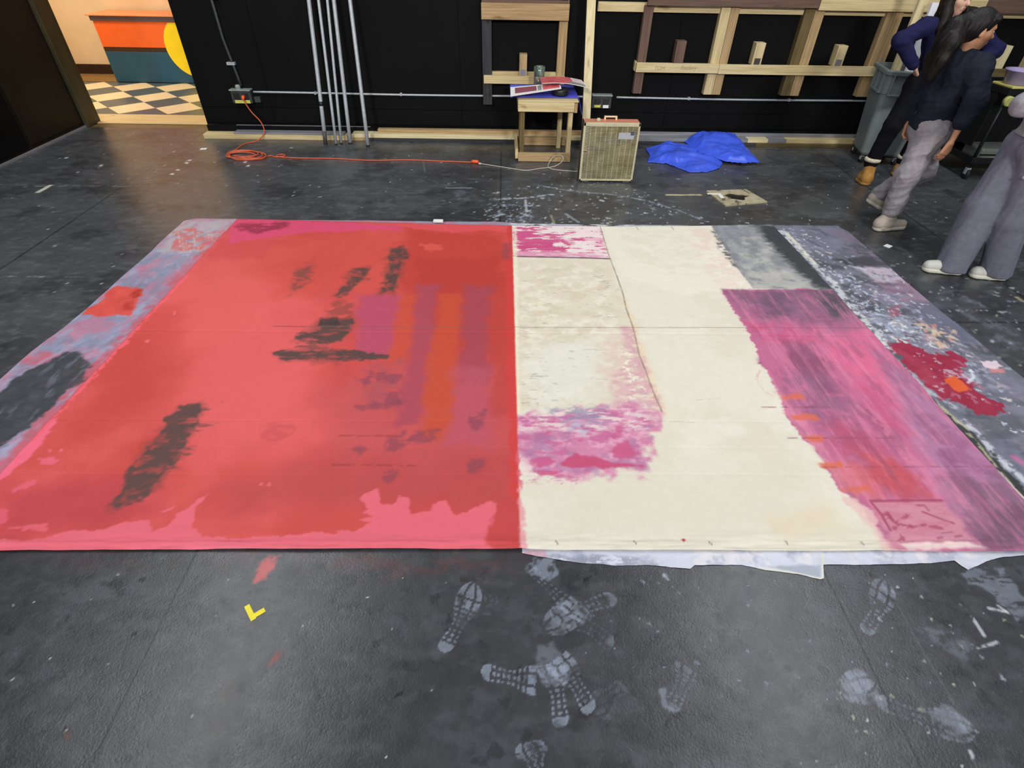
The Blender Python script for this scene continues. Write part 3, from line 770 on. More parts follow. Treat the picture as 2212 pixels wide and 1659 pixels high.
    for S_ in ([(388, 884), (440, 872), (415, 950), (350, 1055), (238, 1110), (292, 1010), (335, 945)], [(690, 692), (764, 690), (742, 742), (632, 740)], [(596, 766), (660, 760), (842, 771), (742, 786), (610, 784)],
               [(758, 585), (802, 580), (770, 622), (728, 642)], [(842, 540), (882, 540), (866, 600), (850, 640), (820, 640)], [(640, 590), (682, 560), (672, 612), (626, 642)]):
        R(S_, (128, 66, 60), .5 if S_[0][0] != 640 else .22, .035, .03, .06)
    R([(388, 884), (440, 872), (425, 905), (405, 950), (385, 990), (345, 1050), (300, 1088), (238, 1108), (236, 1092), (292, 1010), (335, 945)], DK, .88, .014, .035, .06, (.065, .040, .42, .16))
    R([(395, 890), (470, 880), (480, 915), (400, 950), (420, 980), (370, 1030)], DK, .55, .03, .04, .06, (.09, .026, .58, .09))
    R([(690, 692), (764, 690), (756, 720), (742, 742), (690, 746), (632, 738), (640, 725), (695, 715)], DK, .9, .014, .025, .05, ST)
    R([(692, 692), (730, 690), (735, 705), (690, 706)], (66, 54, 52), .9, .012, .012, .03)
    R([(596, 766), (620, 757), (660, 763), (760, 758), (842, 771), (838, 780), (742, 784), (700, 779), (610, 782)], DK, .9, .010, .018, .05, (.09, .03, .38, .15))
    R([(640, 745), (700, 742), (720, 760), (640, 764)], DK, .5, .02, .02, .05, (.06, .02, .48, .1))
    R([(720, 655), (765, 655), (765, 690), (705, 695)], (150, 70, 62), .7, .03, .03, .05, (.06, .03, .42, .12))
    R([(758, 585), (802, 580), (790, 605), (770, 622), (738, 645), (728, 640), (748, 618)], DK, .8, .02, .03, .06, (.055, .045, .46, .16))
    R([(842, 540), (870, 536), (885, 552), (868, 575), (866, 600), (850, 640), (820, 640), (836, 595)], DK, .85, .02, .03, .06, (.055, .05, .45, .16))
    R([(640, 590), (682, 560), (672, 612), (626, 642)], DK, .45, .02, .03, .05, (.05, .04, .54, .12))
    # wine blotches lower right
    WN = (140, 66, 84)
    for P_ in ([(835, 945), (875, 935), (880, 955), (862, 980), (838, 975)], [(1006, 1012), (1022, 992), (1052, 1000), (1034, 1018), (1026, 1032), (1008, 1026)],
               [(752, 972), (790, 965), (800, 975), (775, 990)], [(1015, 905), (1050, 890), (1046, 925), (1020, 930)], [(820, 1022), (862, 1025), (840, 1045)],
               [(760, 878), (870, 870), (862, 884), (770, 888)], [(836, 855), (868, 850), (866, 880), (830, 880)], [(800, 808), (870, 812), (860, 836), (820, 828)],
               [(890, 940), (950, 930), (930, 960), (880, 955)], [(770, 820), (800, 820), (790, 840)], [(560, 920), (640, 918), (640, 945), (580, 960)]):
        R(P_, WN if P_[0][0] != 560 else (204, 80, 80), .65, .014, .02, .04, (.05, .028, .36, .14))
    for (a, b, c, d) in ((735, 945, 860, 946), (720, 1008, 900, 1010), (590, 708, 660, 709)):
        r.line([(a, b), (c, d)], (150, 56, 60), .005, .6, .004, .003, .4)
    # pink rims
    PK = (231, 104, 119)
    R([(-60, 1172), (60, 1170), (120, 1160), (162, 1150), (222, 1150), (270, 1133), (325, 1128), (332, 1152), (362, 1141), (385, 1114), (420, 1092), (452, 1071), (426, 1100), (416, 1143), (440, 1160), (520, 1166), (570, 1162), (700, 1155), (768, 1150), (802, 1131), (780, 1128), (802, 1120), (784, 1112), (794, 1104), (786, 1090), (774, 1080), (790, 1066), (816, 1060), (826, 1092), (850, 1096), (862, 1074), (884, 1080), (888, 1112), (930, 1106), (946, 1086), (962, 1084), (972, 1106), (985, 1120), (1000, 1114), (1050, 1089), (1076, 1090), (1066, 1130), (1046, 1168), (1060, 1182), (1118, 1196), (1118, 1215), (-60, 1220)], PK, 1, .005, .010, .03)
    R([(300, 1185), (420, 1182), (640, 1190), (640, 1205), (260, 1205)], (238, 122, 142), .6, .03, .02, .05)
    R([(128, 905), (112, 935), (70, 990), (20, 1030), (-40, 1090), (-60, 1080), (-20, 1020), (60, 960), (105, 915)], (246, 108, 134), .95, .008, .012, .03)
    R([(85, 995), (112, 990), (132, 998), (118, 1010), (92, 1008)], (236, 102, 122), .9, .006, .008, .02)
    R([(32, 1060), (60, 1045), (80, 1040), (78, 1052), (50, 1062), (34, 1068)], (230, 96, 116), .9, .006, .010, .02)
    R([(-20, 1100), (20, 1108), (20, 1125), (0, 1138), (-30, 1140)], (226, 92, 112), .9, .006, .010, .02)
    R([(20, 1145), (80, 1135), (106, 1135), (100, 1152), (60, 1148)], (230, 98, 112), .9, .006, .010, .02)
    R([(348, 1108), (380, 1098), (372, 1106), (352, 1112)], PK, .9, .004, .004, .02)
    for (a, b) in ((565, 1049), (583, 1049), (378, 680), (320, 740), (135, 976), (112, 976)):
        R([(a - 4, b + 3), (a, b - 4), (a + 5, b - 3), (a + 2, b + 4)], (238, 112, 122), .9, .005, .006, .02)
    R([(232, 690), (330, 600), (420, 540), (420, 560), (300, 660), (200, 800), (100, 920), (90, 920)], (240, 96, 100), .6, .03, .03, .05)
    r.line([(-2.288, 1.9), (-2.286, 3.5)], (246, 100, 112), .022, .9, .010, .03, .36, True)
    r.line([(-2.285, 3.5), (-2.285, 4.4)], (226, 96, 112), .016, .6, .012, .03, .45, True)
    R([(490, 530), (505, 478), (560, 478), (720, 482), (860, 492), (880, 500), (800, 500), (660, 505), (560, 520)], (222, 76, 116), .9, .02, .03, .06)
    R([(505, 497), (520, 486), (620, 482), (625, 495), (560, 508)], (150, 44, 70), .85, .03, .02, .05, (.08, .03, .36, .14))
    R([(820, 484), (1106, 490), (1106, 508), (1050, 500), (980, 506), (900, 498)], (226, 84, 88), .85, .015, .015, .04)
    R([(905, 530), (950, 530), (960, 540), (930, 548)], (226, 92, 80), .8, .02, .02, .04)
    R([(1096, 489), (1110, 489), (1128, 1200), (1104, 1200), (1098, 900), (1092, 700)], (214, 62, 60), .75, .012, .014, .04)
    R([(1072, 1110), (1090, 1080), (1128, 1080), (1128, 1200), (1060, 1190), (1048, 1172)], (200, 70, 70), .85, .012, .012, .03)
    R([(1086, 530), (1100, 525), (1104, 560), (1088, 565)], (150, 72, 84), .6, .02, .02, .04)
    # fray of crimson onto the cream side
    p.c[idx] = p.c[idx] * (1 - red[idx, None]) + r.c * red[idx, None]
    Q([(1116, 960), (1122, 1010), (1128, 1048), (1126, 1060), (1118, 1040)], (220, 100, 120), .8, .006, .012, .03)
    Q([(1119, 1060), (1130, 1090), (1132, 1140), (1140, 1192), (1122, 1192)], (232, 150, 160), .75, .008, .012, .03)
    p.line([(590, 708), (1106, 711), (1600, 711), (1880, 712)], (120, 96, 90), .0035, .5, .003, .002)
    cl = canvas_z(x, y)
    o = surface('painted_canvas', x, y, cl, grid_quads(nx, ny), p.c, M['canvaspaint'], (0.04, 1.26, 0))
    sol = o.modifiers.new('cloth_thickness', 'SOLIDIFY')
    sol.thickness = .003; sol.offset = -1
    tag(o, 'huge painted canvas laid flat on the floor, red half beside cream and mauve half', 'canvas')
    return o
build_canvas()

# ------------------------------------------------------------------ thin plastic drop sheets under its edges
def build_left_sheet():
    nx, ny = 85, 330
    u, v = np.meshgrid(np.linspace(0, 1, nx), np.linspace(0, 1, ny)); u = u.ravel(); v = v.ravel()
    y = 1.42 + (4.545 - 1.42) * v
    out = -2.735 - .05 * sstep(3.2, 2.4, y) - .03 * (fbm(y * 3, y * 0, 4, 300) - .5) + .16 * sstep(4.49, 4.56, y) * .55
    x = out + (-2.22 - out) * u
    p = Paint(x, y, (150, 150, 176))
    p.field((176, 172, 196), .14, .55, .1, .6, (.7, 1.3))
    p.field((192, 128, 152), .16, .50, .10, .8, (.8, 1.4))
    p.field((128, 138, 160), .10, .60, .06, .6, (.8, 1.2))
    Q = p.poly
    Q([(384, 480), (520, 474), (470, 545), (340, 545)], (184, 180, 184), .8, .05, .04, .08)
    Q([(380, 500), (425, 488), (440, 510), (480, 500), (450, 540), (375, 545), (370, 535)], (214, 104, 102), .85, .015, .03, .05, (.06, .05, .42, .12))
    for k in range(14):
        a = 385 + k * 8; b = 500 + (k % 4) * 10
        p.line([(a, b), (a + 5, b + 34)], (226, 214, 212), .006, .5, .006, .006, .42)
    Q([(40, 780), (90, 760), (135, 770), (100, 785), (50, 790)], (208, 104, 120), .8, .02, .02, .04)
    DKP = [(60, 800), (110, 782), (140, 766), (165, 762), (192, 785), (196, 795), (180, 820), (150, 840), (110, 880), (60, 925), (0, 965), (-60, 1000), (-60, 880), (0, 850)]
    Q(DKP, (66, 69, 73), 1, .008, .02, .04)
    Q(DKP, (104, 108, 118), .6, .01, .02, .04, (.10, .03, .58, .06))
    Q([(190, 800), (235, 760), (260, 740), (215, 830), (130, 930), (40, 1010), (0, 1030), (60, 960), (150, 850)], (200, 104, 120), .8, .05, .04, .05)
    Q([(500, 480), (540, 480), (330, 700), (230, 810), (200, 820), (330, 650), (420, 560)], (196, 116, 138), .6, .05, .05, .07)
    Q([(150, 850), (165, 840), (150, 862), (140, 864)], (170, 182, 206), .7, .01, .008, .02)
    Q([(0, 975), (40, 945), (55, 950), (20, 985), (-20, 1010)], (172, 176, 206), .8, .02, .02, .03)
    Q([(395, 600), (415, 590), (405, 608), (390, 612)], (80, 40, 44), .8, .008, .01, .02)
    for k_ in range(110):
        rs_ = np.random.RandomState(1500 + k_); a_ = rs_.uniform(-2.80, -2.30); b_ = rs_.uniform(1.5, 4.4); L_ = rs_.uniform(.05, .32); an_ = rs_.normal(1.25, .35)
        p.line([(a_, b_), (a_ + L_ * math.cos(an_), b_ + L_ * math.sin(an_))], [(196, 118, 140), (170, 176, 204), (138, 148, 172), (206, 140, 158), (150, 138, 168)][k_ % 5], rs_.uniform(.006, .022), .5, .012, .016, .44, True)
    p.poly([(-2.36, 1.42), (-2.2, 1.42), (-2.2, 4.3), (-2.33, 4.3)], (206, 96, 110), .8, .03, .05, .07, (.05, .12, .44, .12), True)
    Q([(230, 630), (250, 620), (305, 622), (308, 630), (295, 665), (278, 680), (215, 685), (182, 680), (190, 668), (225, 650)], (224, 86, 76), 1, .008, .02, .05)
    Q([(285, 628), (308, 624), (305, 640), (288, 645)], (176, 52, 40), .8, .015, .012, .03)
    Q([(270, 655), (290, 648), (285, 672), (265, 672)], (186, 58, 44), .7, .015, .012, .03)
    Q(DKP, (66, 69, 73), .85, .02, .03, .04)
    Q(DKP, (116, 120, 132), .55, .02, .02, .04, (.04, .16, .60, .06))
    z = .0025 + .004 * np.maximum(0, fbm(x / .12, y / .25, 3, 330) - .45)
    o = surface('plastic_drop_sheet', x, y, z, grid_quads(nx, ny), p.c, M['sheetpaint'], (-2.5, 1.42, 0))
    tag(o, 'lavender paint-smeared plastic sheet strip showing beside the red half of the canvas', 'drop sheet')
build_left_sheet()
def build_right_sheet():
    nx, ny = 130, 400
    u, v = np.meshgrid(np.linspace(0, 1, nx), np.linspace(0, 1, ny)); u = u.ravel(); v = v.ravel()
    y = 1.36 + (4.53 - 1.36) * v
    out = 2.99 + .05 * sstep(3.6, 2.2, y) - .02 * (fbm(y * 3, y * 0, 4, 400) - .5) - .03 * sstep(4.4, 4.5, y)
    x = 2.28 + (out - 2.28) * u
    p = Paint(x, y, (110, 112, 124))
    p.field((140, 140, 158), .22, .52, .12, .7)
    p.field((76, 79, 88), .12, .57, .07, .7, (1.2, 1))
    p.field((158, 142, 162), .14, .60, .07, .6, (.7, 1.4))
    Q = p.poly
    Q([(1690, 490), (1800, 490), (1860, 520), (1800, 545), (1720, 530)], (128, 130, 148), .7, .05, .04, .08)
    Q([(1780, 495), (1860, 500), (1930, 570), (1900, 580), (1840, 545)], (140, 122, 142), .6, .04, .04, .08, (.06, .06, .42, .12))
    Q([(1800, 560), (1880, 555), (1920, 575), (1840, 578)], (64, 66, 72), .8, .03, .03, .05)
    Q([(1850, 578), (1930, 580), (1960, 612), (1890, 610)], (206, 190, 204), .85, .02, .02, .05, (.06, .05, .38, .12))
    Q([(1890, 612), (1985, 610), (2050, 680), (1990, 690), (1930, 650)], (172, 128, 150), .6, .05, .04, .06, (.07, .06, .42, .12))
    Q([(1950, 655), (2050, 650), (2120, 735), (2060, 740), (1980, 690)], (104, 108, 126), .8, .04, .03, .06)
    Q([(1925, 665), (1940, 660), (1945, 682), (1920, 686)], (190, 92, 112), .6, .02, .02, .04)
    Q([(1880, 680), (1990, 690), (2000, 740), (1910, 740), (1870, 710)], (182, 186, 204), .6, .05, .04, .06, (.06, .03, .45, .1))
    Q([(2060, 740), (2212, 830), (2212, 920), (2100, 800)], (136, 132, 148), .6, .06, .04, .08)
    Q([(2110, 870), (2212, 900), (2212, 980), (2100, 930)], (90, 92, 100), .7, .05, .04, .06, (.10, .03, .42, .12))
    WB = [(232, 234, 240), (206, 216, 232), (180, 194, 222), (236, 226, 214)]
    p.specks([(1680, 490), (1760, 500), (1830, 580), (1900, 650), (1850, 660), (1760, 570)], 170, .003, .015, WB, 21, a=.8)
    p.specks([(1800, 590), (1960, 610), (2100, 760), (2212, 880), (2212, 950), (1900, 740)], 260, .003, .015, WB, 22, a=.8)
    p.specks([(1840, 640), (1990, 690), (2050, 760), (1900, 740)], 170, .004, .018, WB, 23, a=.8)
    p.specks([(1980, 700), (2070, 710), (2060, 750), (2000, 745)], 40, .005, .03, [(232, 190, 160), (236, 214, 180), (226, 150, 130)], 24)
    for k_ in range(60):
        rs_ = np.random.RandomState(900 + k_); v_ = rs_.rand(); a_ = 1720 + 420 * v_ + rs_.uniform(-10, 60); b_ = 500 + 360 * v_ + rs_.uniform(-30, 10); L_ = rs_.uniform(10, 45)
        p.line([(a_, b_), (a_ + L_, b_ + L_ * rs_.uniform(-.1, .7))], [(206, 212, 226), (168, 172, 190), (84, 88, 98), (186, 160, 180)][k_ % 4], rs_.uniform(.006, .02), .55, .012, .02, .46)
    CR = [(1928, 745), (1942, 738), (1985, 752), (2030, 772), (2062, 768), (2095, 790), (2080, 812), (2108, 838), (2125, 858), (2165, 882), (2150, 893), (2110, 893), (2075, 872), (2040, 862), (1995, 825), (1945, 785)]
    Q(CR, (160, 40, 68), 1, .008, .05, .06)
    Q([(1940, 755), (2010, 790), (2040, 850), (1990, 820)], (176, 62, 84), .7, .03, .03, .05, (.10, .04, .42, .12))
    p.specks([(1960, 760), (2090, 785), (2150, 885), (2020, 840)], 60, .004, .016, [(214, 206, 220), (190, 120, 140)], 31, a=.8)
    Q([(2040, 800), (2070, 795), (2075, 815), (2045, 825)], (206, 186, 200), .8, .008, .02, .03, (.04, .03, .44, .1))
    Q([(2040, 818), (2060, 812), (2078, 826), (2098, 842), (2070, 848), (2052, 838)], (228, 96, 44), 1, .006, .008, .03)
    Q([(2075, 808), (2110, 800), (2120, 830), (2095, 830)], (190, 196, 210), .6, .015, .02, .03, (.04, .03, .44, .1))
    Q([(2118, 782), (2150, 780), (2166, 792), (2150, 800), (2126, 795)], (238, 214, 222), .95, .006, .010, .02)
    Q([(2135, 800), (2166, 796), (2170, 806), (2140, 806)], (226, 140, 136), .8, .008, .008, .02)
    p.line([(2095, 800), (2103, 815), (2090, 828)], (226, 228, 236), .008, .8, .005)
    # the frayed, dark-edged border along the canvas
    p.line([(1690, 500), (1745, 560), (1800, 610), (1830, 655), (1880, 708), (1920, 760)], (226, 226, 226), .030, .8, .015, .03, .42)
    p.line([(1700, 505), (1760, 570)], (240, 236, 206), .014, .8, .01, .01, .42)
    p.line([(1915, 760), (1980, 830), (2050, 905), (2212, 1090), (2300, 1190)], (198, 188, 170), .022, .85, .012, .02, .38)
    Q([(1998, 860), (2010, 862), (2110, 945), (2150, 985), (2212, 1060), (2300, 1160), (2300, 1190), (2212, 1088), (2120, 985), (2040, 905)], (58, 60, 60), 1, .006, .012, .03)
    p.line([(2060, 905), (2120, 970), (2160, 1020), (2200, 1070)], (196, 186, 150), .010, .8, .006, .010, .42)
    p.line([(1990, 852), (2040, 888), (2090, 928)], (200, 192, 156), .012, .8, .008, .010, .38)
    p.line([(2080, 910), (2110, 935), (2150, 985), (2212, 1040)], (222, 224, 234), .020, .8, .012, .02, .40)
    p.line([(1960, 800), (2010, 850), (2060, 880)], (214, 208, 222), .016, .7, .012, .02, .42)
    p.line([(2190, 990), (2212, 1005)], (214, 110, 160), .02, .7, .01, .01)
    z = .003 + .006 * np.maximum(0, fbm(x / .10, y / .2, 3, 430) - .45)
    o = surface('plastic_drop_sheet', x, y, z, grid_quads(nx, ny), p.c, M['sheetpaint'], (2.6, 1.36, 0))
    tag(o, 'grey plastic sheet spattered white with a crimson spill beside the mauve canvas edge', 'drop sheet')
build_right_sheet()
def build_front_sheet():
    pts = [(1128, 1196), (1165, 1203), (1200, 1209), (1260, 1217), (1330, 1222), (1400, 1221), (1490, 1230), (1500, 1222), (1600, 1221), (1660, 1233), (1720, 1240), (1771, 1252), (1779, 1250), (1777, 1221), (1900, 1220), (2000, 1218), (2060, 1212), (2076, 1224), (2090, 1232), (2130, 1214), (2165, 1204), (2212, 1200), (2320, 1196)]
    W_ = np.array([G(*q)[:2] for q in pts])
    nx, ny = 760, 36
    t = np.linspace(W_[0, 0], W_[-1, 0], nx)
    lo = np.interp(t, np.maximum.accumulate(W_[:, 0] + np.arange(len(W_)) * 1e-4), W_[:, 1])
    lo = lo + .006 * (fbm(t * 20, t * 0, 4, 500) - .5)
    v = np.linspace(0, 1, ny)
    x = np.tile(t, ny); y = (lo[None, :] + (1.315 - lo[None, :]) * v[:, None]).ravel()
    p = Paint(x, y, (210, 213, 226))
    p.field((176, 180, 200), .10, .55, .09, .7)
    p.field((232, 226, 228), .07, .58, .06, .7)
    p.poly([(1180, 1200), (1400, 1200), (1420, 1222), (1330, 1226), (1200, 1214)], (142, 147, 163), .85, .02, .02, .05, (.08, .04, .36, .12))
    p.poly([(1180, 1200), (1400, 1200), (1420, 1222), (1330, 1226), (1200, 1214)], (214, 220, 232), .9, .02, .02, .05, (.03, .015, .58, .04))
    p.poly([(1660, 1224), (1772, 1222), (1772, 1250), (1720, 1240)], (160, 166, 180), .8, .008, .005)
    p.line([(1640, 1228), (1700, 1236), (1770, 1251), (1779, 1250), (1776, 1200)], (224, 222, 206), .006, .9, .004)
    p.poly([(1125, 1190), (1170, 1194), (1180, 1208), (1140, 1204)], (204, 140, 156), .7, .02, .02, .04)
    p.poly([(2110, 1195), (2260, 1195), (2260, 1215), (2150, 1212)], (196, 202, 214), .8, .03, .02, .04)
    z = .0025 + .006 * np.maximum(0, fbm(x / .08, y / .05, 3, 530) - .42)
    o = surface('plastic_drop_sheet', x, y, z, grid_quads(nx, ny), p.c, M['sheetpaint'], (1.2, 1.2, 0))
    tag(o, 'whitish crumpled plastic strip peeking out under the cream canvas hem', 'drop sheet')
build_front_sheet()

def build_back_sheet():
    nx, ny = 480, 10
    t = np.linspace(-2.21, 2.27, nx); top = 4.535 + .02 * (fbm(t * 5, t * 0, 4, 560) - .5) - .03 * sstep(-.1, .3, t) * sstep(2.2, 1.8, t); v = np.linspace(0, 1, ny)
    x = np.tile(t, ny); y = (4.40 + (top[None, :] - 4.40) * v[:, None]).ravel()
    p = Paint(x, y, (158, 152, 172))
    p.field((196, 120, 140), .12, .50, .1, .7)
    p.poly([(0.05, 4.38), (3.0, 4.38), (3.0, 4.6), (0.05, 4.6)], (176, 180, 200), .9, .05, 0, .1, None, True)
    p.poly([(0.05, 4.38), (3.0, 4.38), (3.0, 4.6), (0.05, 4.6)], (46, 47, 52), .9, .02, 0, .1, (.16, .05, .56, .03), True)
    p.poly([(0.05, 4.38), (1.2, 4.38), (1.2, 4.6), (0.05, 4.6)], (232, 230, 232), .8, .02, 0, .1, (.14, .05, .58, .04), True)
    z = .0025 + .004 * np.maximum(0, fbm(x / .1, y / .05, 3, 570) - .45)
    o = surface('plastic_drop_sheet', x, y, z, grid_quads(nx, ny), p.c, M['sheetpaint'], (0, 4.5, 0))
    tag(o, 'narrow lavender plastic strip showing along the far canvas edge towards the stool', 'drop sheet')
build_back_sheet()

# ------------------------------------------------------------------ walls, doorway and the hall behind it
def wall_mat(name, c, c2, scuff, rough=.5, amount=.68):
    m, nt, bs = _nt(name)
    n = _noise(nt, 1.6, 6, .62)
    r = _ramp(nt, n.outputs['Fac'], [(.30, rgb(*c)), (.70, rgb(*c2))])
    n2 = _noise(nt, 5.5, 8, .72, (.35, 1, 1.4))
    r2 = _ramp(nt, n2.outputs['Fac'], [(amount, (0, 0, 0, 1)), (amount + .10, (1, 1, 1, 1))])
    mx = nt.nodes.new('ShaderNodeMix'); mx.data_type = 'RGBA'
    nt.links.new(r2.outputs['Color'], mx.inputs[0]); nt.links.new(r.outputs['Color'], mx.inputs[6])
    mx.inputs[7].default_value = rgb(*scuff)
    nt.links.new(mx.outputs[2], bs.inputs['Base Color'])
    bs.inputs['Roughness'].default_value = rough
    bs.inputs['Specular IOR Level'].default_value = .12
    _link_bump(nt, bs, n2.outputs['Fac'], .08, .01)
    return m
M['blackwall'] = wall_mat('flat_black_wall_paint', (9, 9, 10), (14, 14, 15), (32, 33, 35), .75)
M['brownwall'] = wall_mat('dull_brown_black_paint', (32, 27, 20), (42, 35, 26), (64, 58, 48), .45, .74)
M['hallwall'] = plain('cream_hall_wall', (222, 200, 166), .8, .05, 3)
YW = 7.10
DX0, DX1 = -5.20, -3.585                                   # door opening
w = MB()
w.box((DX1, YW, 0), (9.0, YW + .34, 3.6))
w.box((-5.9, YW + .02, 2.5), (DX1, YW + .34, 3.6))
o = w.build('wall_back', M['blackwall']); tag(o, 'black painted plywood back wall of the stage', kind='structure')
# plywood sheets fixed on the back wall, joints between them
for k, (x0, x1) in enumerate(((-3.575, -2.76), (-2.755, -.50), (-.495, 1.95), (1.955, 4.40), (4.405, 6.85), (6.855, 8.98))):
    q = MB(); q.box((x0, YW - .008, .30), (x1, YW + .004, 3.6)); q.build('panel', M['blackwall'], o)
    q = MB(); q.box((x0, YW - .012, .13), (x1, YW + .004, .296)); q.build('panel', M['blackwall'], o)
wl = MB()
wl.box((-5.55, -2.0, 0), (-5.20, 7.47, 3.6))
o = wl.build('wall_left', M['brownwall']); tag(o, 'brown-black side wall beside the hall doorway', kind='structure')
q = MB(); q.box((9.0, -2.0, 0), (9.2, 7.44, 3.6)); tag(q.build('wall_right', M['blackwall']), 'black side wall of the stage beyond the trolley', kind='structure')
q = MB(); q.box((-5.215, 5.0, .05), (-5.185, 6.28, 3.0)); q.build('panel', M['blackwall'], o, bevel=.004)
q = MB(); q.box((-5.21, 6.33, .06), (-5.188, 7.24, 3.0)); q.build('panel', M['brownwall'], o, bevel=.004)
q = MB(); q.box((-5.186, 5.2, .31), (-5.150, 5.93, .35)); tag(q.build('rail', M['greywood_y'], o, bevel=.004), 'pale grey push rail')
q = MB(); q.box((-5.20, -2.0, 0), (-5.180, 7.47, .022)); q.build('floor_strip', M['greywood_y'], o)
q = MB()
q.box((-5.215, 7.28, 0), (-5.150, 7.47, 3.0)); q.box((-5.22, 7.47, 0), (-5.165, 7.56, 3.0))
o = q.build('trim_1', plain('olive_door_jamb', (58, 52, 30), .5, .4, 5, stretch=(1, 1, .3)), bevel=.006)
tag(o, 'worn dark door jamb at the hall doorway', kind='structure')
q = MB(); q.box((-5.55, 7.46, 0), (-3.40, 7.89, .006)); o = q.build('trim_2', wood('pale_threshold', (232, 208, 156), (206, 178, 122), 'x', .45))
tag(o, 'pale wooden threshold board of the hall doorway', kind='structure')
# hall
q = MB(); q.box((-9.5, 10.42, 0), (-1.5, 10.6, 3.4))
o = q.build('wall_hall', M['hallwall']); tag(o, 'cream painted hall wall', kind='structure')
q = MB(); q.box((-9.5, 7.9, 0), (-9.3, 10.5, 3.4)); o = q.build('wall_hall_left', M['hallwall']); tag(o, 'cream painted end wall of the hall', kind='structure')
q = MB(); q.box((-1.7, 7.45, 0), (-1.5, 10.5, 3.4)); o = q.build('wall_hall_right', M['hallwall']); tag(o, 'cream painted end wall of the hall behind the stage wall', kind='structure')
q = MB(); q.box((-9.5, 7.3, 3.4), (-1.5, 10.6, 3.5)); o = q.build('ceiling', M['hallwall']); tag(o, 'cream hall ceiling', kind='structure')
q = MB(); q.box((-9.5, 7.44, 0), (-5.55, 7.60, 3.4)); q.box((-3.4, 7.441, 0), (-1.5, 7.60, 3.4)); q.box((-5.55, 7.44, 2.5), (-3.4, 7.60, 3.4))
o = q.build('wall_hall_door', M['hallwall']); tag(o, 'cream hall side of the doorway wall', kind='structure')
q = MB(); q.box((-9.3, 10.38, .0), (-1.7, 10.425, .15)); o = q.build('baseboard_hall', plain('dark_baseboard', (40, 22, 14), .5, .2)); tag(o, 'dark brown hall baseboard', kind='structure')
q = MB(); q.box((-9.5, 7.60, -.02), (-1.5, 10.6, -.004)); q.box((-5.55, 7.30, -.02), (-3.4, 7.60, -.004))
fh = q.build('floor_hall', plain('hall_floor_base', (120, 96, 60), .6, .1)); tag(fh, 'checkered hall floor of cream and dark teal tiles', kind='structure')
q = MB(); q.box((-9.3, 9.84, -.004), (-1.7, 10.40, .012)); q.build('curb', wood('brown_curb', (150, 118, 70), (120, 92, 52), 'x', .5), fh)
TL = [plain('cream_floor_tile', (246, 230, 190), .32, .04, 8), plain('teal_floor_tile', (84, 100, 106), .32, .08, 8)]
u_ = np.array([.3165, -.3165]); v_ = np.array([.327, .327]); p0 = np.array([-5.448, 8.889])
tile_me = []
for k in range(2):
    m_ = MB(); g_ = .004
    c4 = [p * 1.0 for p in (-(u_ + v_) / 2, (u_ - v_) / 2, (u_ + v_) / 2, (-u_ + v_) / 2)]
    m_.prism([q * (1 - g_) for q in c4], -.004, .001)
    ob = m_.build('tile', TL[k]); tile_me.append(ob.data); bpy.data.objects.remove(ob)
for i in range(-9, 9):
    for j in range(-9, 9):
        c = p0 + u_ * (i + .5) + v_ * (j - .5)
        if not (-6.9 < c[0] < -3.2 and 7.75 < c[1] < 9.95): continue
        t = bpy.data.objects.new('tile', tile_me[(i + j + 1) % 2 if True else 0])
        COL.objects.link(t); t.parent = fh; t.location = (c[0], c[1], 0)
# painted bench in the hall
bx0, bx1, by0, by1 = -6.17, -3.7, 9.80, 10.36
b = thing('painted_bench', ((bx0 + bx1) / 2, by0, 0), 'tall storage bench painted orange over teal with a yellow disc, in the hall', 'bench')
q = MB(); q.box((bx0, by0, .012), (bx1, by1, .43)); q.build('lower_panel', plain('teal_paint', (26, 80, 108), .5, .06, 6), b, bevel=.004)
q = MB(); q.box((bx0, by0 + .004, .43), (bx1, by1, .49)); q.build('middle_band', plain('brown_band', (58, 34, 16), .5, .1), b)
q = MB(); q.box((bx0, by0, .49), (bx1, by1, .83)); q.build('upper_panel', plain('orange_paint', (236, 104, 38), .5, .05, 6), b, bevel=.004)
q = MB(); q.box((bx0 - .02, by0 - .02, .83), (bx1, by1, .895)); q.build('lid_edge', plain('grey_lavender_paint', (92, 82, 92), .5, .08), b, bevel=.004)
q = MB(); q.box((bx0 - .06, by0 - .05, .895), (bx1, by1, .915)); q.build('lid', plain('pale_orange_paint', (238, 150, 100), .5, .05), b, bevel=.005)
cc, rr_ = (-4.80, .50), .41
pts = []
for k in range(72):
    a = 2 * math.pi * k / 72
    pts.append((min(cc[0] + rr_ * math.cos(a), bx1), min(max(cc[1] + rr_ * math.sin(a), .03), .82)))
q = MB(); n_ = len(pts)
q.add([(x, by0 - .004, z) for x, z in pts] + [(x, by0 + .002, z) for x, z in pts], [tuple(range(n_)), tuple(range(2 * n_ - 1, n_ - 1, -1))] + [(k, n_ + k, n_ + (k + 1) % n_, (k + 1) % n_) for k in range(n_)])
tag(q.build('painted_disc', plain('yellow_paint', (246, 220, 24), .5, .05, 6), b), 'bright yellow painted disc')

